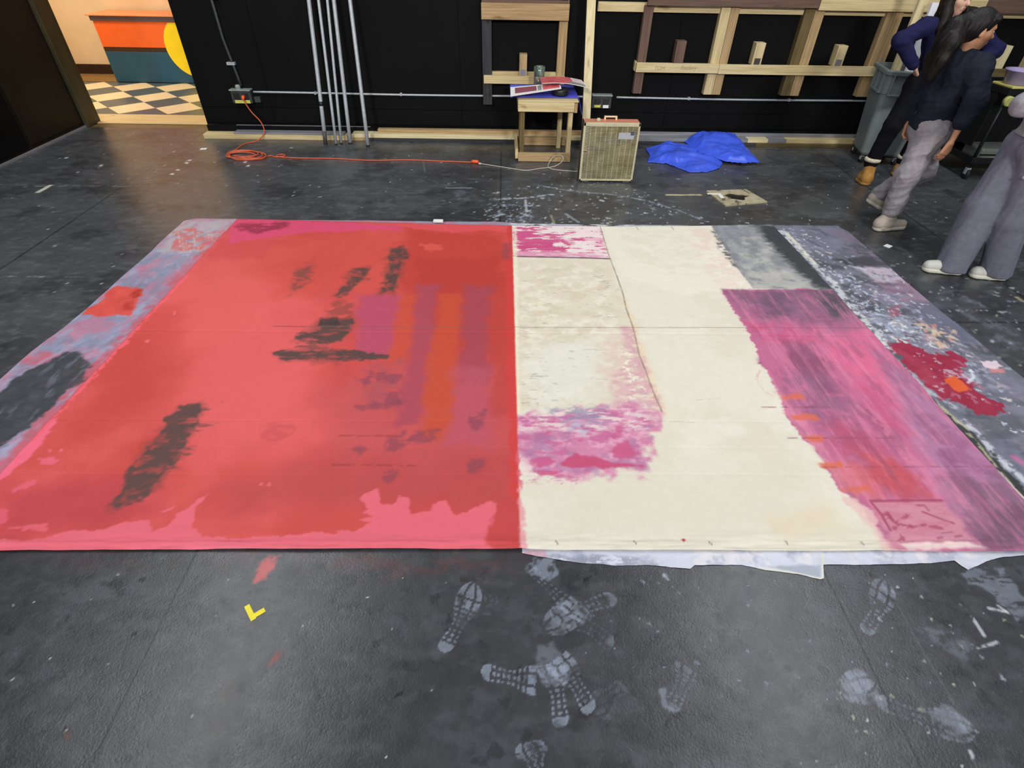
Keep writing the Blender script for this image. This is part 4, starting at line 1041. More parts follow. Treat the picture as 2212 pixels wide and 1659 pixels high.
# ------------------------------------------------------------------ stepped timber along the foot of the back wall
bb = MB(); bb.box((-3.55, 7.0, 0), (7.2, YW + .005, .118)); bo = bb.build('baseboard_back', M['blackwall'])
tag(bo, 'stepped timber plates along the foot of the black wall', kind='structure')
def plank(x0, x1, y0, y1, z0, z1, mat):
    m_ = MB(); m_.box((x0, y0, z0), (x1, y1, z1)); return m_.build('plank', M[mat], bo, bevel=.003)
plank(-3.56, -1.86, 6.865, 7.0, 0, .052, 'pine_x')
plank(-3.20, -1.90, 6.88, 7.0, .052, .072, 'greywood_x')
plank(-1.858, -1.62, 6.868, 7.0, 0, .040, 'tan_x')
plank(-1.618, .80, 6.850, 7.0, 0, .036, 'blackwood_x')
plank(-1.80, 1.02, 6.862, 7.0, .036, .076, 'pale_x')
plank(-1.50, 1.02, 6.93, 7.02, .076, .116, 'tan_x')
plank(.802, 3.05, 6.82, 7.0, 0, .036, 'blackwood_x')
plank(1.022, 2.95, 6.862, 7.0, .036, .076, 'greywood_x')
plank(3.052, 6.9, 6.83, 7.0, 0, .036, 'olive_x')
plank(2.952, 3.20, 6.862, 7.0, .036, .076, 'pale_x')
plank(3.202, 3.42, 6.862, 7.0, .036, .076, 'greywood_x')
plank(3.422, 6.9, 6.862, 7.0, .036, .076, 'pine_x')
plank(1.022, 6.9, 6.97, 7.05, .076, .112, 'greywood_x')
q = MB(); q.box((-3.2, 7.004, .113), (-1.6, 7.03, .121)); q.build('edge_strip', M['greywood_x'], bo)

# ------------------------------------------------------------------ conduit and outlet boxes on the wall
cd_ = thing('wall_conduit', (1.5, YW, .463), 'long thin galvanised conduit running low along the black wall', 'conduit')
rs = np.random.RandomState(5)
q = MB(); q.tube([(x, YW - .025, .463 + .004 * math.sin(x * 1.7)) for x in np.linspace(-2.92, .98, 40)], .011, 10); q.build('pipe', M['galv'], cd_, True)
q = MB(); q.tube([(x, YW - .025, .463 + .004 * math.sin(x * 1.7)) for x in np.linspace(1.34, 6.9, 50)], .011, 10); q.build('pipe', M['galv'], cd_, True)
for x in (-2.2, -1.2, -.2, .6, 2.2, 3.4, 4.6):
    q = MB(); q.box((x - .012, YW - .04, .449), (x + .012, YW - .006, .480)); q.build('clamp', M['galv'], cd_, bevel=.002)
c2_ = thing('wall_conduit', (-3.30, YW, .53), 'black painted conduit rising from the orange cord outlet box', 'conduit')
q = MB(); q.tube([(-3.04, YW - .03, .53), (-3.05, YW - .03, .62), (-3.10, YW - .03, 1.0), (-3.12, YW - .03, 2.6)], .016, 10); q.build('pipe', M['darksteel'], c2_, True)
for z in (.74, 1.35):
    q = MB(); q.box((-3.11 - .02, YW - .05, z), (-3.04, YW - .006, z + .03)); q.build('clamp', M['galv'], c2_, bevel=.002)
def outlet(x, label, second):
    t = thing('outlet_box', (x, YW - .05, .36), label, 'outlet box')
    q = MB(); q.box((x - .115, YW - .085, .355), (x + .115, YW - .006, .488)); q.build('body', M['darksteel'], t, bevel=.006)
    q = MB(); q.box((x - .12, YW - .10, .488), (x + .12, YW - .006, .502)); q.build('lid', M['palesteel'], t, bevel=.003)
    for dx in (-.05, .05):
        q = MB(); q.box((x + dx - .035, YW - .092, .395), (x + dx + .035, YW - .084, .465)); r_ = q.build('socket', M['black'], t, bevel=.004)
    if second:
        q = MB(); q.box((x + .02, YW - .089, .362), (x + .085, YW - .085, .408)); tag(q.build('sticker', M['white'], t), 'white sticker')
        q = MB(); q.box((x - .085, YW - .089, .368), (x - .01, YW - .085, .402)); tag(q.build('sticker', M['yellowsticker'], t), 'greenish sticker')
    else:
        q = MB(); q.box((x - .085, YW - .089, .358), (x + .09, YW - .085, .392)); tag(q.build('sticker', M['yellowsticker'], t), 'yellow sticker')
        q = MB(); q.lathe([(.028, 0), (.030, .03), (.02, .045)], (x - .02, YW - .06, .502), 14); q.build('knob', M['palesteel'], t)
        q = MB(); q.box((x + .13, YW - .06, .36), (x + .20, YW - .006, .42)); q.build('side_box', M['darksteel'], t, bevel=.004)
outlet(-3.05, 'dark outlet box with yellow sticker, orange cord plugged in', False)
outlet(1.16, 'dark outlet box with white sticker above the box fan', True)

# ------------------------------------------------------------------ five loose pipes leaning on the wall
PIPES = [((-2.085, 6.72), (667, 0), .022, 'thick grey pipe with dark taped foot, leaning by the orange cord', True),
         ((-1.958, 6.70), (688, 0), .016, 'thin grey pipe leaning next to the taped-foot pipe', False),
         ((-1.905, 6.735), (707, 0), .015, 'thin grey pipe leaning close behind the thick middle pipe', False),
         ((-1.805, 6.755), (721, 0), .021, 'thick grey pipe leaning in the middle of the pipe row', False),
         ((-1.580, 6.665), (756, 0), .021, 'thick grey pipe leaning apart from the other pipes', False)]
for (fx, fy), tp, r_, lab, tape in PIPES:
    a = np.array([fx, fy, 0.0]); c = WY(tp[0], tp[1], fy + (7.06 - fy) * .62)
    d = c - a; e = a + d * ((7.06 - r_ - a[1]) / d[1])
    t = thing('steel_pipe', tuple(a), lab, 'pipe', 'pipes leaning on the black wall')
    q = MB(); q.tube([a + (e - a) * k / 6 for k in range(7)], r_, 14); q.build('tube', M['galv'], t, True)
    dn_ = d / np.linalg.norm(d)
    q = MB(); q.tube([a - dn_ * 0, a + dn_ * .012], r_ * 1.04, 14); q.build('end_cap', M['black'], t, True)
    if tape:
        q = MB(); q.tube([a + dn_ * .012, a + dn_ * .14], r_ * 1.06, 14); q.build('foot_tape', plain('dark_tape', (74, 70, 72), .6), t, True)
        q = MB(); q.tube([a + dn_ * .40, a + dn_ * .445], r_ * 1.12, 14); q.build('tape_band', M['black'], t, True)

# ------------------------------------------------------------------ timber racks on the wall
def bar(t, name, lo, hi, mat, lab=None):
    m_ = MB(); m_.box(lo, hi); o_ = m_.build(name, M[mat], t, bevel=.003)
    if lab: tag(o_, lab)
    return o_
t = thing('timber_rack', (.23, YW, .38), 'small timber wall rack with one black painted upright, above the stool', 'rack')
bar(t, 'top_rail', (-.240, 6.97, 1.222), (.700, 7.01, 1.372), 'tan_x')
bar(t, 'upright', (-.236, 7.01, .380), (-.132, 7.092, 1.40), 'blackwood_z', 'black painted upright')
bar(t, 'upright', (.604, 7.01, .66), (.699, 7.092, 1.40), 'tan_z')
bar(t, 'back_rail', (-.132, 7.04, .655), (.604, 7.092, .72), 'pine_x')
bar(t, 'low_rail', (-.224, 6.97, .610), (.702, 7.01, .692), 'pine_x')
bar(t, 'shelf_board', (-.235, 6.99, 1.372), (.69, 7.09, 1.40), 'brownpaint_x')
def block(x, z0, z1, mat, label, sticker, wd=.095):
    b_ = thing('wood_block', (x, 6.99, z0), label, 'wood block')
    q = MB(); q.box((x - wd / 2, 6.972, z0), (x + wd / 2, 7.085, z1)); q.build('body', M[mat], b_, bevel=.003)
    if sticker:
        q = MB(); q.box((x - wd * .30, 6.968, z0 + .005), (x + wd * .32, 6.973, z0 + .065)); q.build('sticker', plain('grey_sticker', sticker, .6), b_)
block(.222, .692, .905, 'tan_z', 'brown wood block with grey sticker on the small rack', (120, 122, 136), .085)
t = thing('timber_rack', (3.2, YW, .52), 'long timber wall rack of uprights and rails behind the blue tarp', 'rack')
bar(t, 'upper_rail', (1.012, 7.045, 1.305), (7.0, 7.092, 1.392), 'pine_x')
bar(t, 'board', (1.525, 6.965, 1.372), (3.360, 7.005, 1.52), 'brownpaint_x', 'brown painted board')
bar(t, 'board', (3.365, 6.965, 1.355), (5.15, 7.005, 1.60), 'pine_x')
bar(t, 'board', (5.155, 6.965, 1.355), (7.0, 7.005, 1.50), 'brownpaint_x', 'brown painted board')
for x0, x1, mt in ((1.510, 1.608, 'brownpaint_z'), (2.338, 2.440, 'pine_z'), (2.444, 2.535, 'tan_z'), (3.248, 3.352, 'olive_z'), (3.356, 3.462, 'tan_z'),
                   (4.146, 4.236, 'tan_z'), (4.240, 4.325, 'tan_z'), (5.05, 5.145, 'pine_z'), (5.95, 6.05, 'pine_z')):
    bar(t, 'upright', (x0, 7.006, .522), (x1, 7.092, 1.37 if x0 < 3.3 or x0 > 3.4 else 1.354), mt)
lr = bar(t, 'low_rail', (1.500, 6.962, .748), (2.436, 7.003, .842), 'pine_x')
bar(t, 'low_rail', (2.440, 6.965, .742), (4.90, 7.003, .838), 'pine_x')
bar(t, 'low_rail', (4.904, 6.965, .742), (7.0, 7.003, .838), 'olive_x')
bar(t, 'back_rail', (1.49, 7.010, .752), (1.507, 7.09, .85), 'pine_x')
def lettering(txt, x, z, size, parent, y):
    c = bpy.data.curves.new('lettering', 'FONT')
    c.body = txt; c.size = size; c.shear = .25; c.align_x = 'LEFT'
    ob = bpy.data.objects.new('tmp', c); COL.objects.link(ob)
    dg = bpy.context.evaluated_depsgraph_get()
    me = bpy.data.meshes.new_from_object(ob.evaluated_get(dg))
    bpy.data.objects.remove(ob)
    me.materials.clear(); me.materials.append(plain('pencil_mark', (158, 142, 104), .8, .1))
    o_ = bpy.data.objects.new('lettering', me); COL.objects.link(o_)
    o_.parent = parent
    g0 = ORG[parent]
    o_.rotation_euler = (math.pi / 2, 0, 0)
    o_.location = (x - g0[0], y - .0012 - g0[1], z - g0[2])
    return o_
lettering('TOM', 1.70, .775, .055, lr, 6.962)
lettering('foolery', 2.00, .780, .062, lr, 6.962)
block(1.968, .842, 1.056, 'brownpaint_z', 'brown painted wood block standing on the long rack rail', None, .105)
block(2.852, .838, 1.050, 'pine_z', 'pale wood block with dark sticker between two pairs of uprights', (62, 58, 54), .105)
block(3.778, .838, 1.036, 'pine_z', 'pale wood block with grey sticker, next to the grey bin', (120, 118, 116), .105)
block(5.62, .838, 1.060, 'pale_z', 'pale wood block on the olive rail behind the people', None, .12)
# ------------------------------------------------------------------ loose plank standing by the fan
t = MB(); t.beam((.955, 6.60, 0), (.868, 6.945, 2.35), .090, .040, (0, 1, 0))
o = t.build('timber_stud', M['pale_z'], loc=(.955, 6.60, 0), bevel=.003); tag(o, 'tall pale timber stud standing upright behind the box fan', 'timber')

# ------------------------------------------------------------------ the rough timber stool and what lies on it
sx0, sx1, sy0, sy1 = .155, .740, 6.165, 6.80
t = thing('timber_stool', ((sx0 + sx1) / 2, (sy0 + sy1) / 2, 0), 'rough timber work stool carrying the blue cloth, beside the box fan', 'stool')
bar(t, 'apron', (sx0, sy0, .508), (sx1, sy0 + .038, .600), 'pine_x')
bar(t, 'apron', (sx0, sy1 - .038, .508), (sx1, sy1, .600), 'pine_x')
bar(t, 'apron', (sx1, sy0 + .012, .500), (sx1 + .036, sy1, .592), 'tan_y')
bar(t, 'apron', (sx0 - .002, sy0 + .038, .508), (sx0 + .034, sy1 - .038, .598), 'pine_y')
bar(t, 'top_board', (sx0 - .004, sy0 - .002, .600), (sx1 + .042, sy1, .618), 'pine_x')
for lx0, lx1, ly0, ly1 in ((.180, .228, sy0 + .040, sy0 + .128), (.690, .738, sy0 + .040, sy0 + .128), (.180, .228, sy1 - .130, sy1 - .040), (.625, .673, sy1 - .130, sy1 - .040)):
    bar(t, 'leg', (lx0, ly0, 0), (lx1, ly1, .600), 'olive_z' if lx0 < .3 else 'pine_z')
bar(t, 'stretcher', (sx0 + .012, sy0, .004), (sx1, sy0 + .038, .094), 'tan_x')
bar(t, 'stretcher', (sx0 - .022, sy0 + .01, .03), (sx0 + .011, sy1, .125), 'pine_y')
bar(t, 'stretcher', (sx0, sy1 - .038, .004), (sx1, sy1, .094), 'tan_x')
# blue cloth: a grid draped over the stool top
def drape(name, xr, yr, zf, nx, ny, mat, loc, thick=.003):
    gx, gy = np.meshgrid(np.linspace(*xr, nx), np.linspace(*yr, ny))
    x = gx.ravel(); y = gy.ravel(); x2, y2, z = zf(x, y)
    o = surface(name, x2, y2, z, grid_quads(nx, ny), None, mat, loc)
    if thick:
        s = o.modifiers.new('thickness', 'SOLIDIFY'); s.thickness = thick; s.offset = 1
    return o
M['bluecloth'] = plain('blue_tarp', (66, 96, 226), .36, .10, 5, .10)
M['bluecloth2'] = plain('blue_cloth', (86, 92, 222), .6, .10, 12, .1)
def cloth_f(x, y):
    z = .6205 + .010 * fbm(x / .12, y / .12, 3, 40)
    over = np.maximum(0, x - (sx1 + .050)); z = z - over * 1.5; x2 = x - over * .55
    left = np.maximum(0, (sx0 - .03) - x); z = z - left * .10
    return x2, y, z
o = drape('blue_cloth', (.075, .905), (6.26, 6.86), cloth_f, 60, 46, M['bluecloth2'], (.45, 6.5, .62))
tag(o, 'bright blue cloth spread over the timber stool', 'cloth')
# black tape roll
tr = thing('tape_roll', (.60, 6.36, .632), 'fat black roll of tape on the blue cloth', 'tape roll')
q = MB()
n_ = 36; prof = [(.040, 0), (.086, 0), (.090, .006), (.090, .052), (.086, .058), (.044, .058), (.040, .052)]
vs = []; fs = []
for (r_, z) in prof:
    for k in range(n_):
        a = 2 * math.pi * k / n_; vs.append((.60 + r_ * math.cos(a), 6.36 + r_ * math.sin(a), .634 + z))
for i in range(len(prof)):
    for k in range(n_):
        i2 = (i + 1) % len(prof); fs.append((i * n_ + k, i * n_ + (k + 1) % n_, i2 * n_ + (k + 1) % n_, i2 * n_ + k))
q.add(vs, fs); q.build('tape', M['black'], tr, True)
q = MB(); q.tube([(.60, 6.36, .636), (.60, 6.36, .690)], .041, 28, False); q.build('core', plain('grey_core', (92, 90, 92), .7), tr, True)
# reference prints
def print_sheet(name, label, corners, rows, border, mat_back):
    """corners: 4 world points; rows: list of (u0,v0,u1,v1,material) printed areas"""
    c = [np.array(q_, float) for q_ in corners]
    base = sum(c) / 4
    t_ = thing(name, tuple(base), label, 'print')
    nrm = np.cross(c[1] - c[0], c[3] - c[0]); nrm /= np.linalg.norm(nrm)
    if nrm[2] < 0: nrm = -nrm
    def pt(u, v, h=0): return (c[0] * (1 - u) + c[1] * u) * (1 - v) + (c[3] * (1 - u) + c[2] * u) * v + nrm * h
    def slab(u0, v0, u1, v1, h0, h1, nm, mt):
        m_ = MB(); A = []
        nseg = 8
        for h in (h0, h1):
            for i in range(nseg + 1):
                u = u0 + (u1 - u0) * i / nseg
                bend = .02 * math.sin(math.pi * u) * border
                A.append(pt(u, v0, h + bend)); A.append(pt(u, v1, h + bend))
        n2 = 2 * (nseg + 1); F = []
        for i in range(nseg):
            a = 2 * i
            F += [(a, a + 1, a + 3, a + 2), (n2 + a, n2 + a + 2, n2 + a + 3, n2 + a + 1), (a, a + 2, n2 + a + 2, n2 + a), (a + 1, n2 + a + 1, n2 + a + 3, a + 3)]
        F += [(0, n2, n2 + 1, 1), (n2 - 2, n2 - 1, 2 * n2 - 1, 2 * n2 - 2)]
        m_.add(A, F); m_.build(nm, mt, t_)
    slab(0, 0, 1, 1, 0, .004, 'paper', mat_back)
    for (u0, v0, u1, v1, mt) in rows: slab(u0, v0, u1, v1, .0042, .0048, 'printed_area', mt)
    return t_
Pm = [plain('print_wine', (132, 62, 76), .5, .25, 30, c2=(150, 96, 100)), plain('print_rose', (218, 108, 112), .5, .2, 22, c2=(198, 78, 84)), plain('print_grey', (150, 146, 146), .5, .15), plain('print_pale', (236, 206, 214), .5, .05), M['white']]
print_sheet('reference_print', 'white-bordered print with wine-red picture, propped at the front of the blue cloth',
            ((.075, 6.17, .648), (.60, 6.24, .712), (.60, 6.46, .722), (.075, 6.42, .682)), [(.09, .22, .52, .86, Pm[0]), (.54, .22, .62, .86, Pm[2]), (.64, .22, .97, .86, Pm[1])], 0, M['white'])
print_sheet('reference_print', 'large rose-red print curling over the tape roll on the blue cloth',
            ((.40, 6.34, .738), (.88, 6.30, .712), (.86, 6.72, .704), (.40, 6.72, .722)), [(.0, .02, .72, .98, Pm[1]), (.74, .42, .97, .96, Pm[3]), (.60, .02, .97, .40, Pm[2])], 1, M['white'])
# paint-streaked jar behind the prints
tj = thing('glass_jar', (.395, 6.77, .625), 'paint-streaked glass jar standing behind the prints', 'jar')
gm, nt, bs = _nt('paint_streaked_glass')
n = _noise(nt, 14, 6, .7, (1, 1, .35)); r = _ramp(nt, n.outputs['Fac'], [(.35, rgb(42, 52, 44)), (.55, rgb(104, 122, 106)), (.7, rgb(176, 190, 176))])
nt.links.new(r.outputs['Color'], bs.inputs['Base Color']); bs.inputs['Roughness'].default_value = .15
q = MB(); q.lathe([(.055, .105), (.060, .12), (.060, .195), (.055, .198), (.052, .19), (.052, .12)], (.395, 6.77, .628), 24); q.build('upper_glass', gm, tj, True)
q = MB(); q.lathe([(.052, 0), (.058, .01), (.058, .105), (.052, .107)], (.395, 6.77, .628), 24); q.build('murky_contents', plain('murky_brown', (104, 94, 82), .25, .3, 20), tj, True)

# ------------------------------------------------------------------ box fan
fx0, fx1, fy0, fy1, fz = .772, 1.318, 5.552, 5.700, .565
t = thing('box_fan', ((fx0 + fx1) / 2, fy0, 0), 'old beige box fan with rusty orange casing standing on the floor', 'fan')
M['fancase'] = plain('rusty_orange_case', (206, 124, 92), .5, .22, 9, c2=(190, 132, 108))
M['fandark'] = plain('fan_side_dark_steel', (58, 54, 50), .6, .2)  # dark steel for the casing sides, back plate and feet
M['beige'] = plain('beige_plastic', (190, 182, 150), .5, .12, 12)
M['beige2'] = plain('grubby_beige_grille', (176, 168, 134), .5, .25, 9, c2=(150, 138, 102))
q = MB(); q.box((fx0, fy0 + .012, .015), (fx0 + .012, fy1, fz)); q.box((fx1 - .012, fy0 + .012, .015), (fx1, fy1, fz)); q.box((fx0, fy0 + .012, .012), (fx1, fy1, .028)); q.build('casing', M['fandark'], t, bevel=.003)
q = MB(); q.box((fx0, fy0 + .012, fz - .012), (fx1, fy1, fz)); q.build('top_cover', M['fancase'], t, bevel=.005)
q = MB()
q.box((fx0, fy0, .015), (fx0 + .022, fy0 + .014, fz)); q.box((fx1 - .018, fy0, .015), (fx1, fy0 + .014, fz))
q.box((fx0, fy0, fz - .032), (fx1, fy0 + .014, fz)); q.box((fx0, fy0, .015), (fx1, fy0 + .014, .032)); q.build('front_frame', M['beige'], t, bevel=.003)
q = MB()
nsl = 40
for k in range(nsl):
    z = .036 + (fz - .072) * k / (nsl - 1)
    q.box((fx0 + .02, fy0 + .001, z - .0027), (fx1 - .016, fy0 + .010, z + .0027))
for k in range(1, 10):
    x = fx0 + .02 + (fx1 - fx0 - .036) * k / 10
    q.box((x - .0022, fy0 + .003, .03), (x + .0022, fy0 + .012, fz - .03))
g_ = q.build('grille', M['beige2'], t); g_['kind'] = 'stuff'
q = MB(); q.box((fx0 + .02, fy0 + .001, .30), (fx0 + .052, fy0 + .012, fz - .03)); q.build('side_plate', M['beige'], t)
q = MB(); q.lathe([(.045, 0), (.05, .01), (.05, .05), (.04, .055)], ((fx0 + fx1) / 2, fy0 + .045, .285), 20, 'y'); q.build('hub', plain('fan_hub', (110, 102, 84), .5, .1), t, True)
M['blade'] = plain('fan_blade', (128, 118, 96), .5, .1)
for k in range(5):
    q = MB()
    a0 = 2 * math.pi * k / 5
    vs = []
    for (r_, da, yy) in ((.05, -.15, .04), (.05, .25, .09), (.22, .38, .09), (.235, .1, .065), (.22, -.30, .035)):
        vs.append(((fx0 + fx1) / 2 + r_ * math.cos(a0 + da), fy0 + yy, .285 + r_ * math.sin(a0 + da)))
    vs += [(a, b + .003, c) for a, b, c in vs]
    q.add(vs, [(0, 1, 2, 3, 4), (9, 8, 7, 6, 5), (0, 5, 6, 1), (1, 6, 7, 2), (2, 7, 8, 3), (3, 8, 9, 4), (4, 9, 5, 0)])
    q.build('blade', M['blade'], t)
q = MB(); q.box((fx0 + .012, fy1 - .006, .028), (fx1 - .012, fy1, fz - .012)); q.build('back_plate', M['fandark'], t)
q = MB(); q.lathe([(.022, 0), (.020, .018), (.012, .026)], (fx0 + .145, fy0 + .062, fz), 18); q.build('knob', M['beige'], t, True)
q = MB(); q.box((fx0 + .205, fy0 + .10, fz), (fx0 + .222, fy0 + .125, fz + .030)); q.box((fx0 + .315, fy0 + .10, fz), (fx0 + .332, fy0 + .125, fz + .030)); q.box((fx0 + .205, fy0 + .10, fz + .022), (fx0 + .332, fy0 + .125, fz + .034)); q.build('handle', plain('cream_handle', (238, 206, 160), .4, .05), t, bevel=.003)
q = MB(); q.box((fx1 - .20, fy0 - .002, .42), (fx1 - .05, fy0 + .001, .475)); tag(q.build('sticker', plain('silver_sticker', (168, 170, 176), .35, .1, 60), t), 'silver label sticker')
q = MB(); q.box((fx1 - .085, fy0 - .003, .455), (fx1 - .052, fy0 + .0005, .49)); q.build('sticker', plain('dark_print', (70, 72, 92), .5), t)
for x in (fx0 + .03, fx1 - .10):
    q = MB(); q.box((x, fy0 - .012, 0), (x + .07, fy1 + .01, .016)); q.build('foot', M['fandark'], t, bevel=.003)

# ------------------------------------------------------------------ cords
def smooth_path(pts, sub=6):
    P = [Vector(p) for p in pts]; out = []
    for i in range(len(P) - 1):
        p0_, p1_, p2_, p3_ = P[max(i - 1, 0)], P[i], P[i + 1], P[min(i + 2, len(P) - 1)]
        for k in range(sub):
            s = k / sub
            out.append(.5 * ((2 * p1_) + (p2_ - p0_) * s + (2 * p0_ - 5 * p1_ + 4 * p2_ - p3_) * s * s + (3 * p1_ - p0_ - 3 * p2_ + p3_) * s ** 3))
    out.append(P[-1]); return out
ec = thing('extension_cord', tuple(G(540, 340)), 'orange extension cord coiled on the floor and running towards the fan', 'cord')
pth = [(-3.02, 7.0, .40), (-3.00, 6.97, .36), (-2.94, 6.93, .28), (-2.86, 6.90, .20), (-2.83, 6.885, .125), (-2.83, 6.86, .085), (-2.845, 6.84, .05), (-2.90, 6.76, .012)]
px_ = [(530, 312), (512, 324), (502, 330)]
pth += [tuple(G(a, b) + np.array([0, 0, .010])) for a, b in px_]
for k in range(44):
    a = math.pi * .9 + k * 2 * math.pi / 11
    cyc = k // 11
    rx = (38, 30, 43, 33)[cyc]; ry = (8.0, 6.5, 9.5, 7)[cyc]; ox = (530, 523, 533, 527)[cyc]; oy = (337, 338.5, 340, 337)[cyc]
    g3 = G(ox + rx * math.cos(a), oy + ry * math.sin(a)); pth.append((g3[0], g3[1], .010 + .006 * cyc))
px2 = [(560, 346), (582, 338), (598, 341), (616, 338), (612, 335), (602, 336), (600, 340), (640, 343), (720, 344), (800, 348), (880, 347), (960, 350), (1020, 352)]
pth += [tuple(G(a, b) + np.array([0, 0, .008])) for a, b in px2]
q = MB(); q.tube(smooth_path(pth, 4), .0062, 7); q.build('cord', M['orangecord'], ec, True)
q = MB(); q.tube([(-3.02, 7.012, .432), (-3.02, 6.985, .425), (-3.018, 6.97, .40)], [.020, .020, .010], 10); q.build('plug', M['cordend'], ec, True)
g1 = G(1018, 352); g2 = G(1034, 353)
q = MB(); q.tube([(g1[0], g1[1], .014), (g1[0] + .02, g1[1], .016), (g2[0] - .02, g2[1], .018), (g2[0], g2[1], .016)], [.010, .017, .019, .014], 10); q.build('socket_end', M['cordend'], ec, True)
fc = thing('fan_cord', tuple(G(1130, 366)), 'thin ivory power cord looping from the orange cord to the fan', 'cord')
px3 = [(1036, 353), (1060, 357), (1100, 363), (1135, 368), (1165, 364), (1195, 360), (1212, 351), (1217, 341), (1208, 335), (1196, 338), (1187, 350), (1184, 360), (1192, 365), (1215, 368), (1240, 370), (1262, 371)]
zz = [.014, .008, .006, .006, .006, .010, .05, .10, .11, .08, .03, .006, .006, .006, .006, .012]
q = MB(); q.tube(smooth_path([tuple(G(a, b, z)) for (a, b), z in zip(px3, zz)], 5), .0042, 7); q.build('cord', M['whitecord'], fc, True)
q = MB(); q.tube([tuple(G(1034, 353, .016)), tuple(G(1040, 354, .014))], [.012, .008], 10); q.build('plug', M['whitecord'], fc, True)

# ------------------------------------------------------------------ crumpled blue tarp
def build_tarp():
    t_ = thing('blue_tarp', (2.2, 6.4, 0), 'crumpled blue plastic tarp heaped on the floor below the long rack', 'tarp')
    def heap(name, OUT, zf, seed, nx=120, ny=80, lift=0.0):
        P = np.array([G(*c_)[:2] for c_ in OUT])
        gx, gy = np.meshgrid(np.linspace(P[:, 0].min() - .02, P[:, 0].max() + .02, nx), np.linspace(P[:, 1].min() - .02, P[:, 1].max() + .02, ny))
        x = gx.ravel(); y = gy.ravel()
        d = poly_sd(x, y, [tuple(q_) for q_ in P]) + .02 * (fbm(x / .1, y / .1, 3, seed) - .5)
        z = zf(x, y) + lift
        n1 = fbm((x + .5 * y) / .42, (y - .35 * x) / .22, 2, seed + 1); n2 = fbm((x - .6 * y) / .17, (y + .5 * x) / .5, 2, seed + 2); n3 = fbm((x + .2 * y) / .5, (y + .1 * x) / .10, 2, seed + 3)
        z = z * (.75 + .45 * (1 - np.abs(2 * n1 - 1)) ** 1.5) + .045 * np.maximum(0, .5 - np.abs(2 * n2 - 1)) + .030 * np.maximum(0, .5 - np.abs(2 * n3 - 1)) - .012
        e_ = sstep(.0, .10, d)
        z = lift * .55 + .008 + (np.maximum(z, .012) - lift * .55) * (.15 + .85 * e_)
        q = grid_quads(nx, ny); keep = (d[q] > 0).all(1); q = q[keep]
        used = np.unique(q); mp = -np.ones(len(x), int); mp[used] = np.arange(len(used))
        o = surface(name, x[used], y[used], z[used], mp[q], None, M['bluecloth'], (2.2, 6.4, 0))
        o.parent = t_; o.location = (0, 0, 0)
        sm = o.modifiers.new('smooth', 'SMOOTH'); sm.factor = .5; sm.iterations = 2
        s_ = o.modifiers.new('thickness', 'SOLIDIFY'); s_.thickness = .006; s_.offset = -1
    def bump(x, y, px, rx, ry, h, an=0):
        c_ = G(*px)[:2]; dx = x - c_[0]; dy = y - c_[1]; u = (dx * math.cos(an) + dy * math.sin(an)) / rx; v = (-dx * math.sin(an) + dy * math.cos(an)) / ry
        return h * np.exp(-(u * u + v * v))
    heap('lower_fold', [(1393, 322), (1402, 336), (1396, 352), (1440, 356), (1468, 366), (1490, 374), (1530, 373), (1556, 366), (1562, 350), (1530, 330), (1500, 312), (1460, 314), (1425, 316)],
         lambda x, y: bump(x, y, (1450, 328), .26, .26, .075, .3) + bump(x, y, (1490, 350), .34, .13, .075, -.1) + bump(x, y, (1525, 364), .16, .10, .05), 61)
    heap('upper_fold', [(1474, 312), (1496, 306), (1530, 303), (1570, 304), (1596, 308), (1606, 322), (1622, 338), (1641, 358), (1604, 360), (1566, 357), (1536, 346), (1506, 336), (1486, 322)],
         lambda x, y: bump(x, y, (1540, 318), .38, .26, .085, -.2) + bump(x, y, (1580, 345), .25, .16, .03, -.6), 73, lift=.045)
build_tarp()

# ------------------------------------------------------------------ floor plate, tape mark and scraps
pc = [G(1525, 414)[:2], G(1611, 411)[:2], G(1657, 438)[:2], G(1566, 446)[:2]]
pm, nt, bs = _nt('worn_plywood_plate')
n = _noise(nt, 9, 6, .7); r = _ramp(nt, n.outputs['Fac'], [(.38, rgb(70, 64, 52)), (.46, rgb(172, 160, 130)), (.7, rgb(190, 180, 150))])
nt.links.new(r.outputs['Color'], bs.inputs['Base Color']); bs.inputs['Roughness'].default_value = .7
t = thing('floor_plate', tuple(np.append(sum(pc) / 4, 0)), 'worn plywood cover plate with a ragged hole, flat on the stage floor', 'plate')
hc = G(1590, 427)[:2]; n_ = 20
hole = [hc + np.array([(.105 + .022 * math.sin(3 * a + .4) + .015 * math.sin(5 * a)) * math.cos(a), (.085 + .015 * math.sin(4 * a)) * math.sin(a)]) for a in [2 * math.pi * k / n_ for k in range(n_)]]
def quad_ring(t_):
    out = []
    for k in range(n_):
        a = 2 * math.pi * k / n_; dd = np.array([math.cos(a), math.sin(a)]); best = None
        for i in range(4):
            A = pc[i]; B = pc[(i + 1) % 4]; e = B - A
            den = dd[0] * e[1] - dd[1] * e[0]
            if abs(den) < 1e-9: continue
            s_ = ((A - hc)[0] * e[1] - (A - hc)[1] * e[0]) / den; u = ((A - hc)[0] * dd[1] - (A - hc)[1] * dd[0]) / den
            if s_ > 0 and -1e-6 <= u <= 1 + 1e-6: best = s_ if best is None else min(best, s_)
        out.append(hc + dd * best)
    return out
outer = quad_ring(0)
for c_ in pc:      # pull the nearest ring points onto the corners
    k = min(range(n_), key=lambda i: np.linalg.norm(outer[i] - c_)); outer[k] = c_
q = MB()
vs = [(p_[0], p_[1], z) for z in (.0, .012) for p_ in outer] + [(p_[0], p_[1], z) for z in (.0, .012) for p_ in hole]
fs = []
